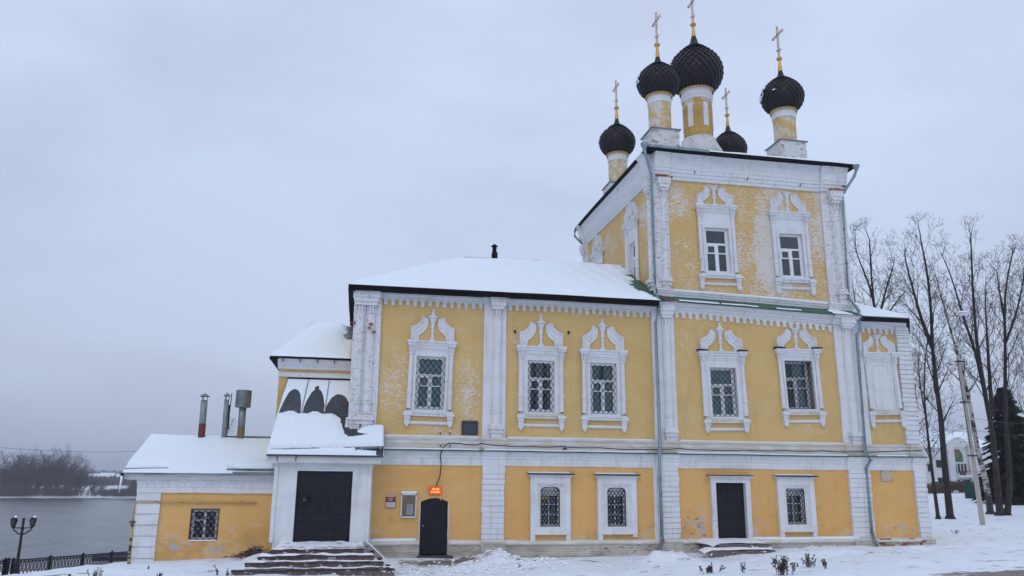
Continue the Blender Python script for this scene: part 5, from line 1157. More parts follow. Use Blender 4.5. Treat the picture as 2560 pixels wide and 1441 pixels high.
sub(MB().box(-.24, .24, -.01, .06, -.40, .36), 'back_panel', mat('notice_olive', (.34, .27, .10), .7, [((.28, .22, .08), (1, 1, 1), 3, .5, .3)]), cs)
m = MB(); m.box(-.27, -.235, -.05, .06, -.43, .38); m.box(.235, .27, -.05, .06, -.43, .38); m.box(-.27, .27, -.05, .06, -.44, -.40); m.box(-.27, .27, -.05, .06, .33, .385); sub(m, 'frame', M_frame, cs)
sub(MB().box(-.06, .16, -.018, -.012, -.34, .02), 'paper_sheet', mat('paper', (.66, .70, .78), .8), cs); dashes(cs, -.03, .13, [-.02-.025*k for k in range(11)], -.019, bpy.data.materials['print'] if 'print' in bpy.data.materials else mat('print', (.3, .33, .42), .8), .006)
sub(MB().box(-.235, .235, -.045, -.041, -.40, .33), 'glass_pane', glassmat('case_glass', (.93, .93, .93), .0), cs)
m = MB(); m.prof([(.05, .385), (-.075, .385), (-.085, .42), (-.05, .455), (.05, .46)], -.27, .27, .1); tag(sub(m, 'lid_snow', M_snow_roof, cs), kind='stuff')
pq = P(1174, 1070, Y=.1); pl = empty('memorial_plaque', (pq[0], .06, pq[2])); tag(pl, 'dark engraved plaque on the upper wall left of the second pilaster', 'plaque')
M_plq = mat('plaque_dark', (.035, .038, .055), .45); M_eng = mat('plaque_engraving', (.12, .13, .17), .5)
sub(MB().box(-.30, .30, -.03, .06, -.25, .25), 'plate', M_plq, pl)
m = MB(); m.box(-.28, .28, -.034, -.031, .235, .24); m.box(-.28, .28, -.034, -.031, -.24, -.235); m.box(-.285, -.28, -.034, -.031, -.24, .24); m.box(.28, .285, -.034, -.031, -.24, .24); sub(m, 'border', M_eng, pl)
dashes(pl, -.24, .24, [.10-.045*k for k in range(7)], -.031, M_eng, .014); m = MB(); m.box(-.006, .006, -.034, -.031, .15, .22); m.box(-.022, .022, -.034, -.031, .19, .20); sub(m, 'emblem', M_eng, pl)
bq = P(2215, 1189.5, Y=0); bp_ = empty('blank_plaque', (bq[0], -.03, bq[2])); tag(bp_, 'blank beige square plate on four dark bolts near the right corner', 'plaque')
sub(MB().box(-.25, .25, -.015, .04, -.22, .22), 'plate', mat('plate_beige', (.50, .43, .34), .7, [((.45, .40, .35), (3, 3, 3), 4, .5, .2)]), bp_)
for a in (-.19, .19):
    for b in (-.165, .165): m = MB(); m.lathe([(0, .0), (.022, .0), (.022, .01), (0, .015)], 0, 0, 8); o = sub(m, 'bolt', M_iron, bp_, loc=(a, -.015, b)); o.rotation_euler[0] = math.pi/2
mq = P(761, 1248, Y=PY); mbx = empty('mailbox', (mq[0], PY-.05, mq[2])); tag(mbx, 'small dark metal letter box hung on the left leaf of the double door', 'letter box')
sub(MB().prism([(-.13, -.18), (.13, -.18), (.13, .10), (-.13, .10)], -.05, .14), 'box', M_iron, mbx); sub(MB().prism([(-.16, .10), (.16, .10), (.16, .12), (0, .19), (-.16, .12)], -.08, .14), 'lid', M_door, mbx); m = MB(); m.lathe([(0, 0), (.035, 0), (.03, .012), (0, .015)], 0, 0, 10); o = sub(m, 'badge', mat('brass_badge', (.22, .13, .08), .5), mbx, loc=(0, -.05, -.02)); o.rotation_euler[0] = math.pi/2
# cable along the belt and down to the sign
cbx = [tuple(P(x, y, Y=-.15 if i < 3 else -.235)) for i, (x, y) in enumerate(((1090, 1216), (1100, 1190), (1103, 1160), (1101, 1140), (1106, 1120), (1122, 1108), (1150, 1109), (1192, 1113), (1202, 1109), (1260, 1115), (1330, 1117), (1400, 1117), (1500, 1120), (1600, 1124), (1700, 1122), (1760, 1125), (1860, 1126), (1960, 1127), (2060, 1128), (2150, 1130), (2200, 1130), (2260, 1127), (2304, 1126)))]
cb_ = []
for a, b in zip(cbx, cbx[1:]):
    for k in range(4): t = k/4; cb_.append((a[0]+(b[0]-a[0])*t, a[1], a[2]+(b[2]-a[2])*t-.02*math.sin(math.pi*t)*(1 if abs(b[0]-a[0]) > .5 else 0)))
cb_.append(cbx[-1]); m = MB(); m.tube(cb_, .020, 6); tag(m.build('power_cable', M_iron, None, smooth=True), 'black cable clipped along the belt course and looping down to the lit sign', 'cable')
ins = 0
for px, py in ((1101, 1080), (1125, 1080), (1101, 1111), (1125, 1111)):
    q = P(px, py, Y=-.05); e = empty('insulator', tuple(q)); side = 'left' if px < 1110 else 'right'; row = 'upper' if py < 1100 else 'lower'
    tag(e, '%s %s porcelain insulator of four on dark hooks below the first window' % (row, side), 'insulator', 'porcelain insulators on the wall')
    sub(MB().lathe([(0, .07), (.028, .065), (.035, .03), (.022, .02), (.036, .0), (0, 0)], 0, 0, 8), 'porcelain', M_frame, e); sub(MB().box(-.012, .012, -.012, .10, -.09, .0), 'hook', M_iron, e)
for px, py, Y, s, lb in ((1421, 832, .1, .05, 'small iron hook high between the second and third window, below the frieze'), (1287, 830, .1, .05, 'small iron hook beside the second pilaster, below the frieze')):
    q = P(px, py, Y=Y); tag(MB().box(-.03, .03, -.07, .05, -.055, .055).build('wall_anchor', M_iron, None, loc=tuple(q)), lb, 'hook')
for px, py, lb in ((1735, 436, 'first'), (1867, 451, 'middle'), (2000, 466, 'last')):
    q = P(px, py, Y=.40); e = MB().tube([(.0, .1, 0), (0, -.03, .0), (.03, -.06, .12)], .018, 5).build('iron_hook', M_iron, None, loc=tuple(q)); tag(e, '%s iron hook from the left under the tower cornice' % lb, 'hook', 'iron hooks under the tower cornice')
q = P(1409, 1124, Y=-.26); tag(MB().tube([(0, .1, 0), (.05, 0, .04), (.12, -.04, .02)], .03, 6).build('floodlight', M_iron, None, loc=tuple(q)), 'tiny dark lamp lying on the snowy belt ledge in the middle bay', 'lamp')
#@@TREES
# ------------------------------------------------------------------ trees
def segs_mesh(name, S_, m, parent=None, ns=3):      # S_ rows: p0(3) p1(3) r0 r1 -> tapered prisms, built in one go
    A = np.array(S_, float); p0, p1, r0, r1 = A[:, 0:3], A[:, 3:6], A[:, 6:7], A[:, 7:8]
    d = p1-p0; d /= np.maximum(np.linalg.norm(d, axis=1, keepdims=True), 1e-6)
    h = np.where(np.abs(d[:, 2:3]) > .9, np.array([[1., 0, 0]]), np.array([[0, 0, 1.]])); a = np.cross(d, h); a /= np.linalg.norm(a, axis=1, keepdims=True); b = np.cross(d, a)
    V = np.zeros((len(A), 2*ns, 3))
    for k in range(ns):
        t = 2*math.pi*k/ns; o = a*math.cos(t)+b*math.sin(t); V[:, k] = p0+o*r0-d*r0*.2; V[:, ns+k] = p1+o*r1
    base = (np.arange(len(A))*2*ns)[:, None]; Q = []
    for k in range(ns): Q.append(np.concatenate([base+k, base+(k+1) % ns, base+ns+(k+1) % ns, base+ns+k], 1))
    return rawmesh(name, V.reshape(-1, 3), np.concatenate(Q, 0), m, parent, smooth=True)
def grow(out, tw, p, d, ln, r, lev, R_, up=.12, spread=.6, minr=.010, seg=.5, lean=(0, 0), thr=.03):
    """a limb walks on with a little wander and throws side shoots"""
    n = max(2, int(ln/seg)); p = p.copy(); d = d/np.linalg.norm(d); side = R_.uniform(0, 6.28)
    for i in range(n):
        r1 = max(minr*.6, r*(1-.80*(i+1)/n)); d = d+R_.normal(0, .085, 3)+np.array([lean[0], lean[1], up*.35]); d /= np.linalg.norm(d)
        q = p+d*(ln/n); (out if (r > thr) else tw).append([*p, *q, r*(1-.80*i/n), r1])
        if lev > 0 and i >= max(1, int(n*.15)):
            for _ in range(1 if R_.rand() < .25 else 2):
                side += 2.4+R_.normal(0, .5); s = np.cross(d, [0, 0, 1.]); 
                if np.linalg.norm(s) < .1: s = np.array([1., 0, 0])
                s /= np.linalg.norm(s); t = np.cross(s, d); w = s*math.cos(side)+t*math.sin(side); an = R_.uniform(.6, 1.0)*spread*1.5
                nd = d*math.cos(an)+w*math.sin(an); nl = ln*R_.uniform(.34, .55)*(1-.35*i/n); grow(out, tw, q, nd, max(.25, nl), max(minr, r1*R_.uniform(.5, .7)), lev-1, R_, up, spread, minr, seg*.75, lean, thr)
        p = q
def guided(out, pts, r0, r1):
    pts = [np.array(p) for p in pts]; res = []
    for a, b in zip(pts, pts[1:]):
        n = max(2, int(np.linalg.norm(b-a)/.6))
        for k in range(n): res.append(a+(b-a)*k/n)
    res.append(pts[-1]); n = len(res)-1
    # smooth
    for _ in range(3): res = [res[0]]+[(res[i-1]+2*res[i]+res[i+1])/4 for i in range(1, n)]+[res[-1]]
    rr = [r0+(r1-r0)*(i/n)**.85 for i in range(n+1)]
    for i in range(n): out.append([*res[i], *res[i+1], rr[i], rr[i+1]])
    return res, rr
def lime(label, trunks, Y, seed, barem=M_bark, clear=.28, lmax=3.6, spread=.44, lev=4, name='bare_tree', cat='tree', dens=1., up=.20):
    R_ = np.random.RandomState(seed); out, tw, tk = [], [], []
    base = P(*trunks[0][0][0], Y=Y); g_ = gz(base[0], base[1])
    root = empty(name, (base[0], base[1], g_)); tag(root, label, cat, 'bare trees right of the church')
    for gi, (pl_, r0, r1, c0) in enumerate(trunks):
        pts = [P(x, y, Y=Y+(.0 if gi == 0 else .15*gi)) for x, y in pl_]
        if gi == 0: pts[0] = np.array([pts[0][0], pts[0][1], g_-.2])
        res, rr = guided(tk, pts, r0, r1); n = len(res)-1
        if gi == 0:
            for k in range(7): a = k*.9; tk.append([*(res[0]+[0, 0, .55]), *(res[0]+[math.cos(a)*r0*1.5, math.sin(a)*r0*1.5, .08]), r0*.75, r0*.25])
        side = R_.uniform(0, 6)
        i = int(n*c0)
        while i < n:
            f = (i-n*c0)/max(1, n-n*c0); side += 2.4+R_.normal(0, .4)
            an = spread*(1.35-.6*f)+R_.normal(0, .1); d = res[min(i+1, n)]-res[i]; d = d/np.linalg.norm(d); s = np.array([math.cos(side), math.sin(side), 0]); nd = d*math.cos(an)+s*math.sin(an)
            ln = lmax*(1-.62*f)*R_.uniform(.55, 1.1)
            grow(tk if False else out, tw, res[i], nd, ln, max(.022, rr[i]*R_.uniform(.28, .5)), lev, R_, up, .50, .013, .5)
            i += 1
        for _ in range(3): grow(out, tw, res[-1], np.array([R_.normal(0, .35), R_.normal(0, .35), 1.]), 1.1*R_.uniform(.7, 1.1), r1*.9, lev, R_, up, .55, .011, .4)
    def loc(o): o.parent = root; o.matrix_parent_inverse = root.matrix_basis.inverted(); return o
    loc(segs_mesh('trunk', tk, barem, None, 9)); loc(tag(segs_mesh('limb', out, M_bark, None, 4), kind='stuff')) if out else None
    if tw: loc(tag(segs_mesh('twig', tw, M_twig, None, 3), kind='stuff'))
    return len(out)+len(tw)+len(tk)
nt_ = 0
nt_ += lime('bare tree whose fan shaped crown rises above the low right roof', [([(2208, 1290), (2196, 850), (2186, 771), (2178, 690), (2174, 600)], .20, .045, .55), ([(2192, 800), (2178, 720), (2150, 660), (2138, 620)], .11, .03, .2), ([(2195, 810), (2215, 720), (2235, 660)], .11, .03, .2), ([(2194, 830), (2228, 770), (2262, 730)], .10, .03, .2)], 20, 11, lmax=3.0)
nt_ += lime('narrow bare tree seen between the tower downpipe and the fan shaped tree', [([(2160, 1290), (2143, 800), (2136, 740), (2128, 690), (2122, 640)], .14, .03, .6)], 24, 12, lmax=2.2)
nt_ += lime('slim dark bare tree standing nearest the right corner of the church', [([(2346, 1299), (2330, 1178), (2318, 1076), (2309, 980), (2312, 900), (2320, 840)], .13, .03, .32), ([(2318, 1060), (2298, 960), (2296, 900)], .07, .025, .2)], 19, 13, lmax=3.2, spread=.7)
nt_ += lime('tall bare tree forking into two long stems, nearest behind the slim one', [([(2376, 1298), (2360, 1150), (2352, 1040), (2340, 960), (2331, 870), (2327, 760), (2318, 680), (2302, 600)], .25, .05, .34), ([(2331, 870), (2300, 790), (2282, 720), (2262, 650), (2262, 633)], .15, .035, .12)], 20, 14, barem=M_barksnow, lmax=3.9)
nt_ += lime('white barked birch leaning beside the concrete pole', [([(2478, 1297), (2466, 1204), (2446, 1140), (2424, 1005), (2404, 920), (2384, 853), (2360, 768), (2342, 700)], .24, .03, .45)], 22, 15, barem=M_birch, lmax=2.6, name='birch_tree')
nt_ += lime('tall bare tree forking in a wide V right of the birch', [([(2500, 1289), (2481, 1076), (2462, 985), (2456, 945), (2441, 853), (2433, 743), (2429, 660), (2427, 590)], .25, .045, .36), ([(2458, 965), (2438, 875), (2408, 795), (2378, 688), (2356, 640)], .14, .03, .2), ([(2481, 1040), (2478, 1000), (2471, 900), (2464, 780), (2463, 719)], .17, .03, .35)], 20.5, 16, barem=M_barksnow, lmax=3.6)
nt_ += lime('rightmost tall bare tree in front of the dark spruce', [([(2517, 1289), (2526, 1204), (2516, 1076), (2513, 980), (2513, 860), (2511, 755), (2518, 690), (2530, 640)], .22, .045, .38), ([(2512, 800), (2498, 730), (2492, 680)], .10, .03, .2), ([(2513, 860), (2540, 790), (2556, 720), (2562, 660)], .11, .03, .2)], 20.5, 17, barem=M_barksnow, lmax=3.8)
nt_ += lime('low bare tree close behind the right corner, mostly hidden by the church', [([(2300, 1275), (2296, 1130), (2290, 1000), (2284, 930)], .14, .03, .25)], 24, 19, lmax=3.2, spread=.75)
nt_ += lime('bare tree cut by the right edge of the picture', [([(2590, 1290), (2580, 1000), (2570, 820), (2560, 700)], .24, .04, .35)], 24, 20, lmax=4.2, spread=.6)
print('tree segments', nt_)
# spruce
sp_b = P(2530, 1245, Y=34); spr = empty('spruce_tree', (sp_b[0]+.6, 34, gz(sp_b[0], 34))); tag(spr, 'dark green spruce before the green fence at the right edge', 'tree')
MB().tube([(0, 0, 0), (0, 0, 9.5)], [.28, .03], 8).build('trunk', M_bark, spr)
R_ = np.random.RandomState(5); V, Q = [], []
zt_s = 10.6
for k in range(520):
    z = .5+(zt_s-.7)*(k/520)**1.05; rad = 3.4*(1-z/zt_s)**.8*R_.uniform(.7, 1.12)+.12; a = R_.uniform(0, 6.28); n = int(6+rad*13)
    for i in range(n):
        t = (i+.5)/n; rr = rad*t; zz = z-.28*rr*t+.25*t*0; c_a = a+R_.normal(0, .04)
        for sgn in (-1, 1, 0):
            L_ = (.30+.22*rad*(1-t)*.5)*R_.uniform(.6, 1.2); w = .085; dx, dy = math.cos(c_a+sgn*1.0), math.sin(c_a+sgn*1.0); x0, y0 = rr*math.cos(c_a), rr*math.sin(c_a); b = len(V)
            V += [(x0-dy*w, y0+dx*w, zz), (x0+dy*w, y0-dx*w, zz-.03), (x0+dx*L_+dy*w*.4, y0+dy*L_-dx*w*.4, zz-.16*L_-R_.uniform(0, .14)), (x0+dx*L_-dy*w*.4, y0+dy*L_+dx*w*.4, zz-.12*L_)]; Q.append((b, b+1, b+2, b+3))
M_spruce = mat('spruce_needles', (.016, .030, .018), .8, [((.030, .050, .028), (1.5, 1.5, 1.5), 4, .5, .2)])
tag(rawmesh('foliage', V, Q, M_spruce, spr), kind='stuff')
# willows across the river
protos = []
for s in range(5):
    R_ = np.random.RandomState(40+s); out, tw = [], []; ln = (0.020, 0.004)
    for st in range(2+s % 2):
        b = np.array([R_.normal(0, .5), R_.normal(0, .5), 0.]); grow(out, tw, b, np.array([.10+R_.normal(0, .12), R_.normal(0, .1), 1.]), 12.5*R_.uniform(.95, 1.15), .46, 3, R_, .10, .55, .055, 1.1, lean=(.035, 0), thr=.13)
    protos.append((np.array(out), np.array(tw)))
M_will = mat('willow_bark', (.055, .048, .050), .9); M_willt = mat('willow_twigs', (.085, .068, .070), .9)
wmesh = []
for o_, t_ in protos:
    a = segs_mesh('trunk', o_, M_will, None, 4); b = segs_mesh('twig', t_, M_willt, None, 3); wmesh.append((a.data, b.data)); bpy.data.objects.remove(a); bpy.data.objects.remove(b)
wl = [(-8, 1.12, 0), (18, 1.1, 1), (38, 1.08, 2), (62, 1.12, 3), (78, 1.22, 4), (92, 1.15, 0), (112, 1.0, 1), (128, 1.1, 2), (140, 1.18, 3), (152, 1.02, 4), (168, .72, 0), (188, .82, 1), (200, .62, 2), (228, .45, 3), (246, .42, 4), (-40, 1.05, 2), (-75, 1, 3), (-110, .9, 1), (-150, 1.1, 0), (325, .5, 1), (345, .6, 2), (370, .7, 3), (53, 1.0, 0), (104, .9, 4), (28, 1.05, 3), (8, .9, 2)]
desc = {168: 'shorter willow on the far bank just right of the tall dense row', 188: 'rounded medium willow standing second from the right of the dense far row', 200: 'low willow at the right end of the far bank row', 228: 'small isolated willow on the far bank before the snowy fields', 246: 'smallest brownish willow on the far bank nearest the annex gap'}
for i, (px, sc, k) in enumerate(wl):
    Y = 372+random.uniform(-6, 22); q = P(px, 1240, Y=Y); x = q[0]; e = empty('willow_tree', (x, Y, gz(x, Y))); e.scale = (sc,)*3; e.rotation_euler[2] = random.uniform(-.3, .3)
    tag(e, desc.get(px, 'windswept leafless willow in the dense row along the far river bank'), 'tree', 'willows on the far bank')
    for nm, me in zip(('trunk', 'twig'), wmesh[k]):
        o = bpy.data.objects.new(nm, me); COL.objects.link(o); o.parent = e
        if nm == 'twig': o['kind'] = 'stuff'
# brushwood on the far bank
SB = []; R_ = np.random.RandomState(9)
for _ in range(3000):
    px = R_.uniform(-220, 470); Y = 357+abs(R_.normal(0, 16)); x = P(px, 1240, Y=Y)[0]; dens = .65+.35*math.sin(px*.05)+.3*math.sin(px*.021+1)
    if R_.rand() > dens: continue
    hh = R_.uniform(.8, 3.2)*(1.5 if px < 215 or px > 315 else .9); z = gz(x, Y) if _ % 40 == 0 or 'zc' not in dir() else zc; zc = RIV+.9+max(0, Y-365)/80*2.2
    for s in range(5):
        dx, dy = R_.normal(.25, .5), R_.normal(0, .4); SB.append([x, Y, zc-.2, x+dx*hh*.5, Y+dy*hh*.5, zc+hh, .05, .02])
        SB.append([x+dx*hh*.25, Y+dy*hh*.25, zc+hh*.45, x+dx*hh*.25+R_.normal(0, .7), Y, zc+hh*R_.uniform(.8, 1.1), .04, .015])
tag(segs_mesh('brushwood', SB, M_willt, None, 3), 'grey brown leafless brushwood along the far shore', 'brushwood', kind='stuff')
# far tree belts on the flat horizon
SB = []
for _ in range(9000):
    Y = R_.choice([520, 640, 900, 1250, 1700])+R_.uniform(-15, 15); px = R_.uniform(-300, 520); x = P(px, 1200, Y=Y)[0]; zc = -5.2+min(2., max(0, (Y-500)/900*2)); hh = R_.uniform(5, 12)*(.55 if Y < 700 else 1.)*(.75+.3*math.sin(px*.06+Y)+.2*math.sin(px*.017))
    if math.sin(px*.09+Y*.7) < -.35 and Y < 1200: continue
    SB.append([x, Y, zc, x+R_.normal(0, 1), Y, zc+hh, .8*Y/900+.2, .3]); 
    for s in range(2): SB.append([x, Y, zc+hh*.3, x+R_.normal(0, hh*.35), Y, zc+hh*R_.uniform(.6, 1), .35*Y/900+.15, .1])
tag(segs_mesh('distant_woods', SB, mat('distant_wood', (.085, .080, .09), .95), None, 3), 'belts of bare woodland on the flat horizon beyond the river', 'woods', kind='stuff')
for i, (px, Y, w, h, lb) in enumerate(((236, 880, 12, 6, 'first'), (252, 900, 14, 6, 'second'), (268, 860, 13, 7, 'third'), (284, 910, 12, 6, 'fourth'), (299, 890, 11, 6, 'fifth'), (180, 860, 12, 6, 'westernmost'))):
    x = P(px, 1200, Y=Y)[0]; e = empty('distant_house', (x, Y, -5.0)); tag(e, 'tiny snowy roofed house across the river, %s from the left of its group' % lb if i < 5 else 'tiny snowy roofed house half hidden behind the willows across the river', 'house', 'village houses across the river')
    m = MB(); m.box(-w/2, w/2, -4, 4, 0, h*.5); m.build('wall', mat('far_wall%d' % i, random.choice([(.20, .18, .17), (.28, .25, .22), (.16, .14, .14)]), .9), e)
    m = MB(); m.quad((-w/2-.5, -4.6, h*.5-.2), (w/2+.5, -4.6, h*.5-.2), (w/2+.5, 0, h), (-w/2-.5, 0, h)); m.quad((-w/2-.5, 4.6, h*.5-.2), (w/2+.5, 4.6, h*.5-.2), (w/2+.5, 0, h), (-w/2-.5, 0, h)); m.build('roof', M_snow_roof, e)
    for xx in (-w/4, w/4): MB().box(xx-.7, xx+.7, -4.05, -4.0, h*.15, h*.38).build('window', M_room, e)
#@@YARD
# ------------------------------------------------------------------ promenade railing and lamp
def railing(label, A, B, npost, pitch, hg=1.05):
    A, B = np.array(A), np.array(B); d = B-A; l = np.linalg.norm(d[:2]); e = empty('railing', tuple(A)); tag(e, label, 'railing', 'iron railings of the promenade')
    def at(s, h): p = A+d*s; return (p[0]-A[0], p[1]-A[1], p[2]-A[2]-hg+h)
    for k in range(npost+1):
        p = at(k/npost, 0); m = MB(); m.box(p[0]-.09, p[0]+.09, p[1]-.09, p[1]+.09, p[2]-.3, p[2]+hg+.06); m.box(p[0]-.13, p[0]+.13, p[1]-.13, p[1]+.13, p[2]+hg+.02, p[2]+hg+.06); m.lathe([(.05, 0), (.07, .05), (0, .12)], p[0], p[1], 8, p[2]+hg+.06); m.build('post', M_iron, e)
    for h in (hg-.03, hg-.17, .10): MB().tube([at(0, h), at(1, h)], .042, 5).build('rail', M_iron, e)
    n = int(l/pitch); ang = math.atan2(d[1], d[0]); rw = .31
    m = MB(); m.tube([(rw*math.sin(t), 0, (hg*.47-.045)*(1+math.cos(t))+.02) for t in np.linspace(0, 2*math.pi, 25)], .034, 4, False); me = None
    for k in range(n):
        p = at((k+.5)/n, .08)
        if me is None: o = m.build('ring', M_iron, e); me = o.data
        else: o = bpy.data.objects.new('ring', me); COL.objects.link(o); o.parent = e
        o.location = p; o.rotation_euler[2] = ang
    return e
fA, fB = P(34, 1400, Y=30), P(345, 1377, Y=44)
railing('black iron railing of interlaced rings running from the street lamp to the annex corner', fA, fB, 4, .36)
fC = P(14, 1401, Y=28.2); railing('short foreshortened railing panel left of the street lamp', fC, fA+np.array([-.3, 0, 0]), 1, .16)
fD = P(-90, 1412, Y=27); railing('railing cut by the left edge of the picture', fD, fC, 2, .36)
lb_ = P(40, 1432, Y=28); lt_ = P(59, 1290, Y=28); Hl = lt_[2]-lb_[2]; lp_ = empty('street_lamp', (lb_[0], 28, lb_[2]-.1)); tag(lp_, 'old fashioned black street lamp with two lanterns by the river railing', 'lamp')
k = Hl/4.2; kk = k; 
sub(MB().lathe([(r*k*1.1, z*k) for r, z in [(.24, -.3), (.24, .10), (.20, .12), (.20, .75), (.23, .78), (.15, .90), (.13, 1.0), (.105, 1.1), (.085, 2.9), (.12, 2.95), (.12, 3.02), (.08, 3.08), (.09, 3.3), (.13, 3.36), (.08, 3.45), (.075, 3.75), (.12, 3.82), (.06, 3.92), (.10, 4.05), (.08, 4.14), (0, 4.2)]], 0, 0, 12), 'pole', M_iron, lp_)
sub(MB().tube([(-.72*k, 0, 3.42*k), (.72*k, 0, 3.42*k)], .035, 5), 'arm', M_iron, lp_)
for sg in (-1, 1):
    sub(MB().tube([(sg*.06*k, 0, 2.95*k), (sg*.3*k, 0, 3.0*k), (sg*.38*k, 0, 3.12*k), (sg*.5*k, 0, 3.16*k), (sg*.62*k, 0, 3.28*k), (sg*.68*k, 0, 3.42*k)], .045, 5), 'bracket', M_iron, lp_)
    ln_ = empty('lantern', (sg*.68*k, 0, 3.42*k)); ln_.parent = lp_
    sub(MB().lathe([(.0, .0), (.10*k, .02), (.11*k, .06)], 0, 0, 6), 'lantern_base', M_iron, ln_)
    fr = MB()
    for q in range(6): a = q*math.pi/3; fr.tube([(.11*k*math.cos(a), .11*k*math.sin(a), .05), (.24*k*math.cos(a), .24*k*math.sin(a), .62*k)], .032, 4)
    fr.lathe([(.25*k, .62*k), (.26*k, .66*k), (.10*k, .84*k), (.05*k, .88*k), (0, .96*k)], 0, 0, 6); sub(fr, 'lantern_frame', M_iron, ln_)
    sub(MB().lathe([(.10*k, .06), (.205*k, .61*k)], 0, 0, 6), 'lantern_glass', glassmat('lantern_glass%d' % sg, (.35, .35, .38), .05), ln_)
    tag(sub(MB().lathe([(.13*k, .78*k), (.12*k, .84*k), (.04*k, .92*k), (0, .94*k)], .07*k, -.02, 8), 'snow_cap', M_snow_roof, ln_), kind='stuff')
# overhead wire on the left
a, b = P(-40, 1116, Y=60), P(352, 1129, Y=60); m = MB(); m.tube([tuple(a+(b-a)*t-np.array([0, 0, .25*math.sin(math.pi*t)])) for t in np.linspace(0, 1, 14)]+[tuple(b+(b-a)*.6)], .022, 4)
tag(m.build('overhead_wire', mat('wire', (.2, .2, .24), .8), None), 'single thin wire crossing the sky left of the annex', 'wire')
# blue boat on the shore behind the railing
q = P(290, 1394, Y=60); bt = empty('covered_boat', tuple(q)); tag(bt, 'low boat under a blue cover on the shore behind the railing', 'boat')
m = MB(); m.grid(lambda u, v: (-2.1+4.2*u, (.55*math.sin(math.pi*min(1, u*1.1+.05))**.6)*math.cos(math.pi*v), .30*math.sin(math.pi*v)+.15*math.sin(math.pi*u)), 12, 8); m.build('cover', mat('blue_tarpaulin', (.035, .05, .16), .7), bt, smooth=True)
m = MB(); m.grid(lambda u, v: (-2.2+4.4*u, -(.6*math.sin(math.pi*min(1, u*1.1+.05))**.6)*math.cos(math.pi*v), -.35*math.sin(math.pi*v)), 12, 8); m.build('hull', M_iron, bt, smooth=True)
# ------------------------------------------------------------------ concrete pole with lamp arm, right
pb, pt2 = P(2457, 1312, Y=10.5), P(2396, 892, Y=10.5); pb[2] = gz(pb[0], pb[1])
pole = empty('concrete_pole', tuple(pb)); tag(pole, 'leaning concrete lighting pole with a curved lamp arm beside the birch', 'pole')
m = MB(); d = pt2-pb; m.tube([(0, 0, -.3), tuple(d)], [.185, .115], 4); m.build('shaft', M_concrete, pole)
pa, ph = P(2388, 830, Y=10.5)-pb, P(2407, 789, Y=10.5)-pb
m = MB(); m.tube([tuple(d*.94), tuple(P(2396, 870, Y=10.5)-pb), tuple(pa), tuple(P(2392, 800, Y=10.5)-pb), tuple(P(2399, 790, Y=10.5)-pb)], .038, 7); m.build('lamp_arm', M_concrete, pole, smooth=True)
m = MB(); m.lathe([(0, 0), (.14, .02), (.16, .10), (.08, .2), (0, .22)], 0, 0, 12); o = m.build('lamp_head', M_frame, pole); o.location = tuple(ph); o.scale = (1.7, 1, .8)
m = MB(); m.lathe([(.19, 0), (.15, .09), (0, .13)], 0, 0, 10); o = tag(m.build('snow_cap', M_snow_roof, pole), kind='stuff'); o.location = tuple(ph+np.array([0, 0, .15])); o.scale = (1.7, 1, 1)
m = MB(); m.tube([tuple(d*.99+np.array([-.17, -.05, 0])), tuple(d*.7+np.array([-.22, -.12, 0])), tuple(d*.44+np.array([-.2, -.15, 0]))], .02, 5); m.build('cable', M_iron, pole)
for t in (.97, .72, .40): m = MB(); c = d*t; r = .19-.06*t; m.box(c[0]-r-.06, c[0]+r+.05, c[1]-r, c[1]+r, c[2]-.03, c[2]+.03); m.build('clamp', M_iron, pole)
# wires strung from the pole
for k, (y0, y1) in enumerate(((1040, 1052), (1070, 1082), (905, 925))):
    a, b = P(2400+k*4, y0, Y=10.6), P(2640, y1, Y=30); m = MB(); m.tube([tuple(a+(b-a)*t-np.array([0, 0, .35*math.sin(math.pi*t)])) for t in np.linspace(0, 1, 10)], .012, 3); tag(m.build('overhead_wire', M_iron, None), ['upper of the two parallel thin wires running right from the concrete pole', 'lower of the two parallel thin wires running right from the concrete pole', 'highest thin wire leaving the top of the concrete pole'][k], 'wire')
# ------------------------------------------------------------------ green fence
M_gf = mat('dark_green_sheet', (.012, .060, .048), .5, [((.02, .075, .06), (1, 1, 1), 3, .5, .2)])
g0, g1 = P(2413, 1247, Y=42), P(2640, 1249, Y=42); gt = P(2413, 1206, Y=42)[2]; fe = empty('green_fence', (g0[0], 42, gz(g0[0], 42))); tag(fe, 'tall dark green corrugated sheet fence behind the trees', 'fence')
n = int((g1[0]-g0[0])/1.0); hh = gt-gz(g0[0], 42); me = None
for k in range(n):
    m = MB()
    if me is None:
        for j in range(5): m.prof([(0, -.3), (-.03, -.3), (-.03, hh), (0, hh)], j*.2, j*.2+.12, 9); m.prof([(.02, -.3), (.0, -.3), (.0, hh), (.02, hh)], j*.2+.12, j*.2+.2, 9)
        o = m.build('sheet_panel', M_gf, fe); me = o.data
    else: o = bpy.data.objects.new('sheet_panel', me); COL.objects.link(o); o.parent = fe
    o.location = (k*1.0+.01, .01*(k % 2), 0)
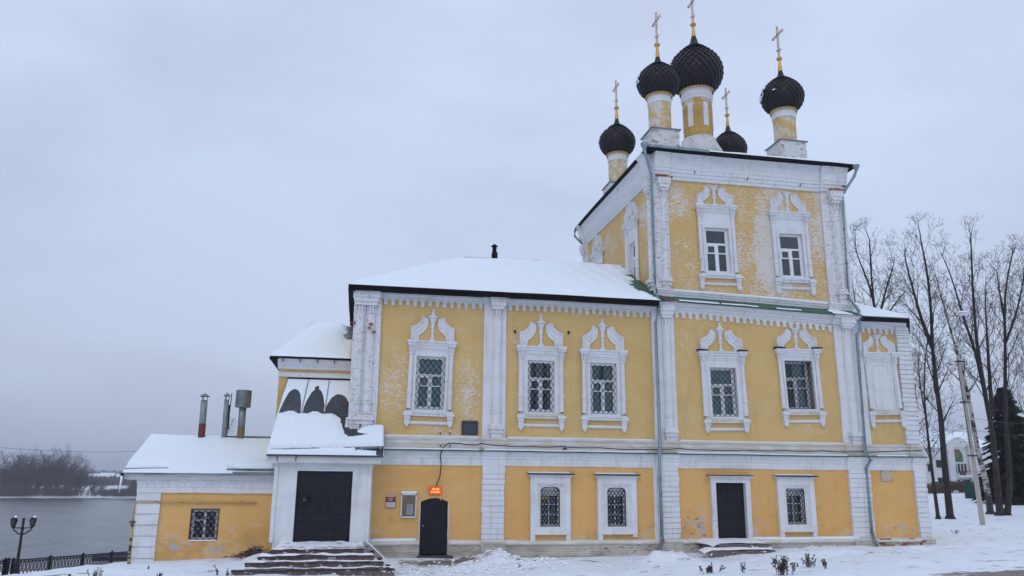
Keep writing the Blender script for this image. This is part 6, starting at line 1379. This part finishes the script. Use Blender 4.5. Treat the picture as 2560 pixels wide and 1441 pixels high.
# ------------------------------------------------------------------ white modern house
HY = 58; hx = lambda px, py=1200: P(px, py, Y=HY)[0]; hz_ = lambda px, py: P(px, py, Y=HY)[2]
hb = gz(hx(2400), HY)-.1; ho = empty('modern_house', (hx(2370), HY, hb)); tag(ho, 'white modern house with two tall fins, stained glass window and balcony', 'house')
M_hw = mat('house_white', (.60, .60, .62), .85, [((.50, .50, .50), (.5, .5, .5), 4, .5, .3)], bump=[((3, 3, 3), 3, .02)]); HO = ho
def hp(mb, n, m): o = mb.build(n, m, None); o.parent = HO; o.matrix_parent_inverse = HO.matrix_basis.inverted(); return o
tz = hz_(2400, 1112)
hp(MB().box(hx(2220), hx(2520), HY, HY+12, hb-1, tz-.3), 'main_wall', M_hw)
hp(MB().box(hx(2190), hx(2328), HY-.5, HY+2.2, hb-1, hz_(2310, 1120)), 'wing_wall', M_hw)
hp(MB().box(hx(2372), hx(2387), HY-.45, HY+.1, hb-1, tz), 'fin', M_hw); hp(MB().box(hx(2424), hx(2440), HY-.45, HY+.1, hb-1, tz), 'fin', M_hw)
hp(MB().prism([(hx(2372), tz-.2), (hx(2440), tz-.2), (hx(2440), tz), (hx(2406), tz+.9), (hx(2372), tz)], HY-.3, HY+.3), 'gable', M_hw)
m = MB(); m.quad((hx(2205), HY-1.2, hz_(2310, 1122)), (hx(2530), HY+1.2, tz-.3), (hx(2530), HY+7, tz+2.0), (hx(2205), HY+7, tz+2.0)); m.quad((hx(2205), HY+13, tz-.6), (hx(2530), HY+13, tz-.6), (hx(2530), HY+7, tz+2), (hx(2205), HY+7, tz+2)); hp(m, 'roof', M_snow_roof)
M_stain = mat('stained_glass', (.10, .09, .08), .3, [((.30, .12, .03), (.9, .9, .9), 2, .50, .05, [(hx(2393), hz_(2395, 1135), .8, .5, .12)]), ((.04, .16, .07), (1.3, 1.3, 2.6), 2, .5, .05, [(hx(2402), hz_(2402, 1152), 1.6, .45, .14)]), ((.05, .08, .16), (1.5, 1.5, 1.5), 2, .62, .05)])
a, b, c, d_ = hx(2386), hx(2413), hz_(2400, 1155), hz_(2400, 1124)
hp(MB().prism([(a, c), (b, c), (b, c+(d_-c)*.6), (a+(b-a)*.75, d_-.05), ((a+b)/2, d_), (a+(b-a)*.2, d_-.08), (a, c+(d_-c)*.65)], HY-.06, HY+.03), 'stained_glass_window', M_stain)
c0, c1 = hz_(2400, 1182), hz_(2400, 1160)
w_ = hp(MB().box(hx(2388), hx(2421), HY-.05, HY+.03, c0, c1), 'balcony_window', M_room)
for k in range(5): x_ = hx(2388+k*8); hp(MB().box(x_-.06, x_+.06, HY-.09, HY-.05, c0, c1), 'mullion', M_framegrey)
hp(MB().box(hx(2386), hx(2440), HY-.9, HY+.05, hz_(2400, 1194), hz_(2400, 1188)), 'balcony_slab', M_hw); hp(MB().box(hx(2388), hx(2403), HY-.95, HY-.9, hz_(2400, 1188), hz_(2400, 1178)), 'balcony_panel', mat('balcony_brown', (.06, .045, .05), .7))
m = MB(); m.tube([(hx(2388), HY-.92, hz_(2400, 1178)), (hx(2438), HY-.92, hz_(2400, 1178))], .03, 4); hp(m, 'handrail', M_iron)
hp(MB().box(hx(2392), hx(2424), HY-.05, HY+.03, hb, hz_(2400, 1200)), 'entrance_glazing', M_room)
for k in range(4): x_ = hx(2393+k*10); hp(MB().box(x_-.05, x_+.05, HY-.09, HY-.05, hb, hz_(2400, 1200)), 'mullion', M_nose)
for px, py, w, h in ((2352, 1203, .8, .8), (2352, 1160, .8, .9), (2275, 1180, 1., 1.), (2322, 1170, .7, .9)):
    hp(MB().box(hx(px)-w/2, hx(px)+w/2, HY-.56 if px < 2330 else HY-.06, HY-.45 if px < 2330 else HY+.03, hz_(px, py)-h/2, hz_(px, py)+h/2), 'window', M_room)
hp(MB().box(hx(2300), hx(2330), HY-1.0, HY-.6, hb-.3, hz_(2310, 1227)), 'brick_base', mat('brick_wall_far', (.17, .10, .06), .9))
for i, (px, lbl) in enumerate(((2344, 'leftmost of three small garden lamps before the white house'), (2383, 'middle of three small garden lamps before the white house'), (2406, 'rightmost of three small garden lamps before the white house'))):
    b = P(px, 1229, Y=52); t = P(px, 1203, Y=52); e = empty('garden_lamp', (b[0], 52, gz(b[0], 52))); h = t[2]-e.location[2]; tag(e, lbl, 'lamp', 'garden lamps at the white house')
    MB().tube([(0, 0, -.2), (0, 0, h-.35)], .055, 6).build('post', M_iron, e); MB().lathe([(.06, h-.35), (.15, h-.05), (.05, h)], 0, 0, 6).build('lantern', M_framegrey if i == 2 else M_iron, e); tag(MB().lathe([(.20, h-.03), (.14, h+.06), (0, h+.10)], 0, 0, 8).build('snow_cap', M_snow_roof, e), kind='stuff')
# low shrubs by the house and birches behind
for i, (px, py, w, lbl, col) in enumerate(((2345, 1234, 2.3, 'olive brown clipped shrub at the foot of the white house', (.12, .10, .05)), (2403, 1233, 1.8, 'low twiggy reddish shrub beside the house steps', (.13, .09, .08)))):
    b = P(px, py, Y=50); S2 = []; R_ = np.random.RandomState(i+70); g_ = gz(b[0], 50)
    for _ in range(700):
        x = b[0]+R_.normal(0, w*.35); y = 50+R_.normal(0, .5); hh = R_.uniform(.3, 1.1); S2.append([x, y, g_-.05, x+R_.normal(0, .3), y+R_.normal(0, .3), g_+hh, .02, .012])
    tag(segs_mesh('shrub', S2, mat('shrub_twigs%d' % i, col, .9), None, 3), lbl, 'shrub')
# ------------------------------------------------------------------ dry weeds poking out of the snow
def weed(label, px, py, h, n, seed, spread=.25, Y=None, Z=None, clump=1):
    R_ = np.random.RandomState(seed); q = None
    # walk along the ray until it meets the ground
    lo = -24.; 
    YY = np.arange(-24, 3, .08); QQ = np.array([P(px, py, Y=t) for t in YY]); below = QQ[:, 2] <= H(QQ[:, 0], QQ[:, 1]); q = QQ[int(np.argmax(below))] if below.any() else QQ[-1]; h *= .6; spread *= .6
    S2, LV, LQ = [], [], []
    for _ in range(n):
        a = R_.uniform(0, 6.28); t = R_.uniform(0, spread)*R_.rand()**.5; x, y = q[0]+t*math.cos(a)*1.5, q[1]+t*math.sin(a); z = q[2]-.05; d = np.array([R_.normal(0, .22)+t*math.cos(a), R_.normal(0, .22), 1.]); L_ = h*R_.uniform(.5, 1.05); m = 6; p = np.array([x, y, z])
        for i in range(m):
            p2 = p+d/np.linalg.norm(d)*L_/m; d = d+R_.normal(0, .12, 3); S2.append([*p, *p2, .007, .005])
            if i > 1:
                for s in range(3):
                    bd = d+R_.normal(0, .8, 3); e = p2+bd/np.linalg.norm(bd)*R_.uniform(.03, .11)*h*1.6; S2.append([*p2, *e, .004, .003]); w = R_.uniform(.010, .024)*(1+h); b = len(LV); u = R_.normal(0, 1, 3); u /= np.linalg.norm(u); v = np.cross(u, [.3, .5, .8]); v /= np.linalg.norm(v)
                    LV += [tuple(e-u*w), tuple(e+v*w*.7), tuple(e+u*w), tuple(e-v*w*.7)]; LQ.append((b, b+1, b+2, b+3))
            p = p2
    r = empty('dry_weed', tuple(q)); tag(r, label, 'weed', 'dry weeds in the snow'); o = tag(segs_mesh('stem', S2, M_weed, None, 3), kind='stuff'); o.parent = r; o.matrix_parent_inverse = r.matrix_basis.inverted(); o = rawmesh('seed_head', LV, LQ, M_seed); o.parent = r; o.matrix_parent_inverse = r.matrix_basis.inverted(); tag(o, kind='stuff')
M_weed = mat('weed_stems', (.07, .055, .045), .9); M_seed = mat('weed_seeds', (.085, .06, .05), .9)
weed('spreading dry weed left of the bushy one, nearest the timber steps', 1776, 1432, .42, 16, 1, .45)
weed('bushy dark dry weed in the snow below the right window, thickest of them', 1956, 1436, .62, 26, 2, .30)
weed('thin dry weed between the two bushier clumps', 1858, 1432, .42, 4, 3, .10)
weed('upright dry weed right of the bushiest clump', 2025, 1419, .55, 12, 4, .16)
weed('small leaning dry weed, rightmost of the row', 2066, 1423, .42, 4, 5, .10)
weed('low stubby weed just left of the upright one', 1993, 1417, .18, 4, 6, .08)
weed('dry stalks at the bottom edge left of the steps', 240, 1446, .50, 9, 7, .2)
weed('single tall dry stalk near the left foot of the steps', 543, 1440, .62, 3, 8, .06)
weed('pair of dry stalks right beside the lowest step', 566, 1443, .42, 3, 9, .08)
weed('thin dry stalk in the middle of the left snow slope', 370, 1424, .32, 2, 10, .05)
weed('small dry tuft at the bottom edge under the annex window', 398, 1446, .32, 6, 11, .15)
weed('small dry tuft at the bottom edge below the railing', 170, 1447, .25, 6, 12, .2)
weed('sparse dry stems far right beside the church corner', 2390, 1335, .35, 5, 13, .25)
weed('small dark tuft poking out of the snow at the plinth, middle bay', 1370, 1402, .12, 5, 14, .08)
weed('second small tuft at the plinth of the middle bay, left of it', 1335, 1402, .12, 5, 15, .10)
weed('low weeds against the plinth left of the plank steps', 1742, 1380, .25, 9, 16, .12)
weed('weeds growing at the right corner plinth', 2303, 1362, .25, 10, 17, .15)
# rubbish heap beside the steps
R_ = np.random.RandomState(3); hp_b = P(640, 1383, Y=-.6); heap = empty('rubbish_heap', (hp_b[0], -.6, gz(hp_b[0], -.6))); tag(heap, 'low heap of brush and rubble with a blue bag beside the porch', 'heap')
S2 = []
for _ in range(420):
    x, y = R_.normal(0, .32), R_.normal(0, .22); z = .32*math.exp(-(x*x+y*y)*5)*R_.rand(); a = R_.uniform(0, 6.28); l = R_.uniform(.05, .22); S2.append([x, y, z, x+l*math.cos(a), y+l*math.sin(a), z+R_.uniform(-.03, .08), .010, .006])
tag(segs_mesh('brush', S2, mat('heap_brush', (.09, .07, .055), .9), heap, 4), kind='stuff')
m = MB(); m.lathe([(0, 0), (.10, .01), (.12, .05), (.07, .09), (0, .11)], .02, -.05, 9, .17); m.build('blue_bag', mat('blue_plastic', (.05, .12, .32), .4), heap, fn=lambda V: V+.02*np.sin(V[:, ::-1]*40))
for k in range(9): m = MB(); s = R_.uniform(.04, .09); m.box(-s, s, -s*.7, s*.7, -s*.5, s*.5); o = m.build('rubble', M_plinth, heap); o.location = (R_.normal(.25, .15), R_.normal(0, .15), R_.uniform(.02, .12)); o.rotation_euler = tuple(R_.uniform(0, 3, 3))
# bare bricks where the plaster has fallen off the plinth and the tower capitals
M_brk = [mat('bare_brick_%d' % k, c, .9, [((.12, .06, .05), (9, 9, 9), 4, .55, .2)]) for k, c in enumerate(((.27, .09, .055), (.20, .07, .05), (.33, .14, .09)))]
R_ = np.random.RandomState(8); bmesh_ = []
for k in range(3):
    m = MB(); m.box(-.125, .125, -.03, .06, -.033, .033); o = m.build('brick', M_brk[k]); bmesh_.append(o.data); bpy.data.objects.remove(o)
def brick(x, y, z, s=1.): o = bpy.data.objects.new('brick', bmesh_[R_.randint(3)]); COL.objects.link(o); o.location = (x, y, z); o.scale = (s, 1, 1); o.rotation_euler[1] = R_.normal(0, .02); adopt(o, CH)
for row in range(6):
    for c_ in range(12):
        x = 20.15+c_*.262+(.13 if row % 2 else 0)
        if R_.rand() < .42-.04*abs(row-2) and x < 22.3: brick(x, -.135-R_.uniform(0, .012), .02+row*.075+.12, 1)
for c_ in range(9):
    if R_.rand() < .5: brick(12.2+.262*c_*.6, -.138, .06+.075*R_.randint(3))
for x, y, z in ((11.72, .20, 15.06), (11.98, .19, 15.07), (12.24, .24, 15.05), (19.66, .14, 15.06), (19.93, .13, 15.07), (20.2, .16, 15.06), (20.42, .28, 15.3)): brick(x, y, z)
for x, y, z, s in ((.16, -.27, 8.0, .5), (.22, -.26, 8.15, .6), (.34, -.26, 7.85, .5), (-.42, -.1, 8.2, .6)): brick(x, y, z, s)
# clods and lumps of snow thrown about
R_ = np.random.RandomState(21); proto = []
for k in range(4):
    m = MB(); m.lathe([(0.001, -.8), (.55, -.6), (.95, 0), (.6, .6), (0.001, .75)], 0, 0, 8)
    V = np.array(m.v); V = V*(1+.45*np.stack([vn(V[:, 0]*1.7+k*9, V[:, 1]*1.7, V[:, 2]*1.7)]*3, 1)); proto.append((V, m.f))
VV, FF = [], []
for _ in range(620):
    z_ = R_.choice(5, p=[.40, .15, .15, .15, .15])
    if z_ == 0: x, y = 4.9+R_.normal(0, 1.3), -2.6+R_.normal(0, .9)
    elif z_ == 1: x, y = R_.uniform(-3.5, 24), -R_.uniform(.4, 2.0)
    elif z_ == 2: x, y = R_.uniform(8, 30), R_.uniform(-9, -2)
    elif z_ == 3: x, y = R_.uniform(-4, 3.6), R_.uniform(-4.2, -2.6)
    else: x, y = R_.uniform(-9, 26), R_.uniform(-9, -1.5)
    if -3.5 < x < 1.6 and y > -3.3: continue
    s = R_.uniform(.02, .075)*(1.2 if z_ == 0 else .9); V, f = proto[_ % 4]; a = R_.uniform(0, 6.28); b = len(VV); c, s2 = math.cos(a), math.sin(a); g_ = gz(x, y)
    for v in V: VV.append((x+s*(v[0]*c-v[1]*s2), y+s*(v[0]*s2+v[1]*c), g_+s*v[2]*.7+s*.25))
    FF += [[b+i for i in q] for q in f]
me = bpy.data.meshes.new('snow_clods'); me.from_pydata(VV, [], FF); me.materials.append(M_snow); o = bpy.data.objects.new('snow_clods', me); COL.objects.link(o); tag(o, 'lumps of shovelled snow lying along the church wall', 'snow', kind='stuff')
#@@HAZE
hz = MB(); hz.box(-900, 900, -60, 2600, -10.6, 30); o = hz.build('haze', M_snow, None); o.data.materials.clear()
M_haze = bpy.data.materials.new('haze'); M_haze.use_nodes = True; n_t = M_haze.node_tree; n_t.nodes.clear(); oo = N(n_t, 'ShaderNodeOutputMaterial'); pv = N(n_t, 'ShaderNodeVolumePrincipled', i={'Density': .00050}); pv.inputs['Color'].default_value = (.90, .93, 1, 1); L(n_t, pv.outputs[0], oo.inputs['Volume'])
o.data.materials.append(M_haze); tag(o, 'thin winter haze over the river and the plain', 'haze', kind='stuff')
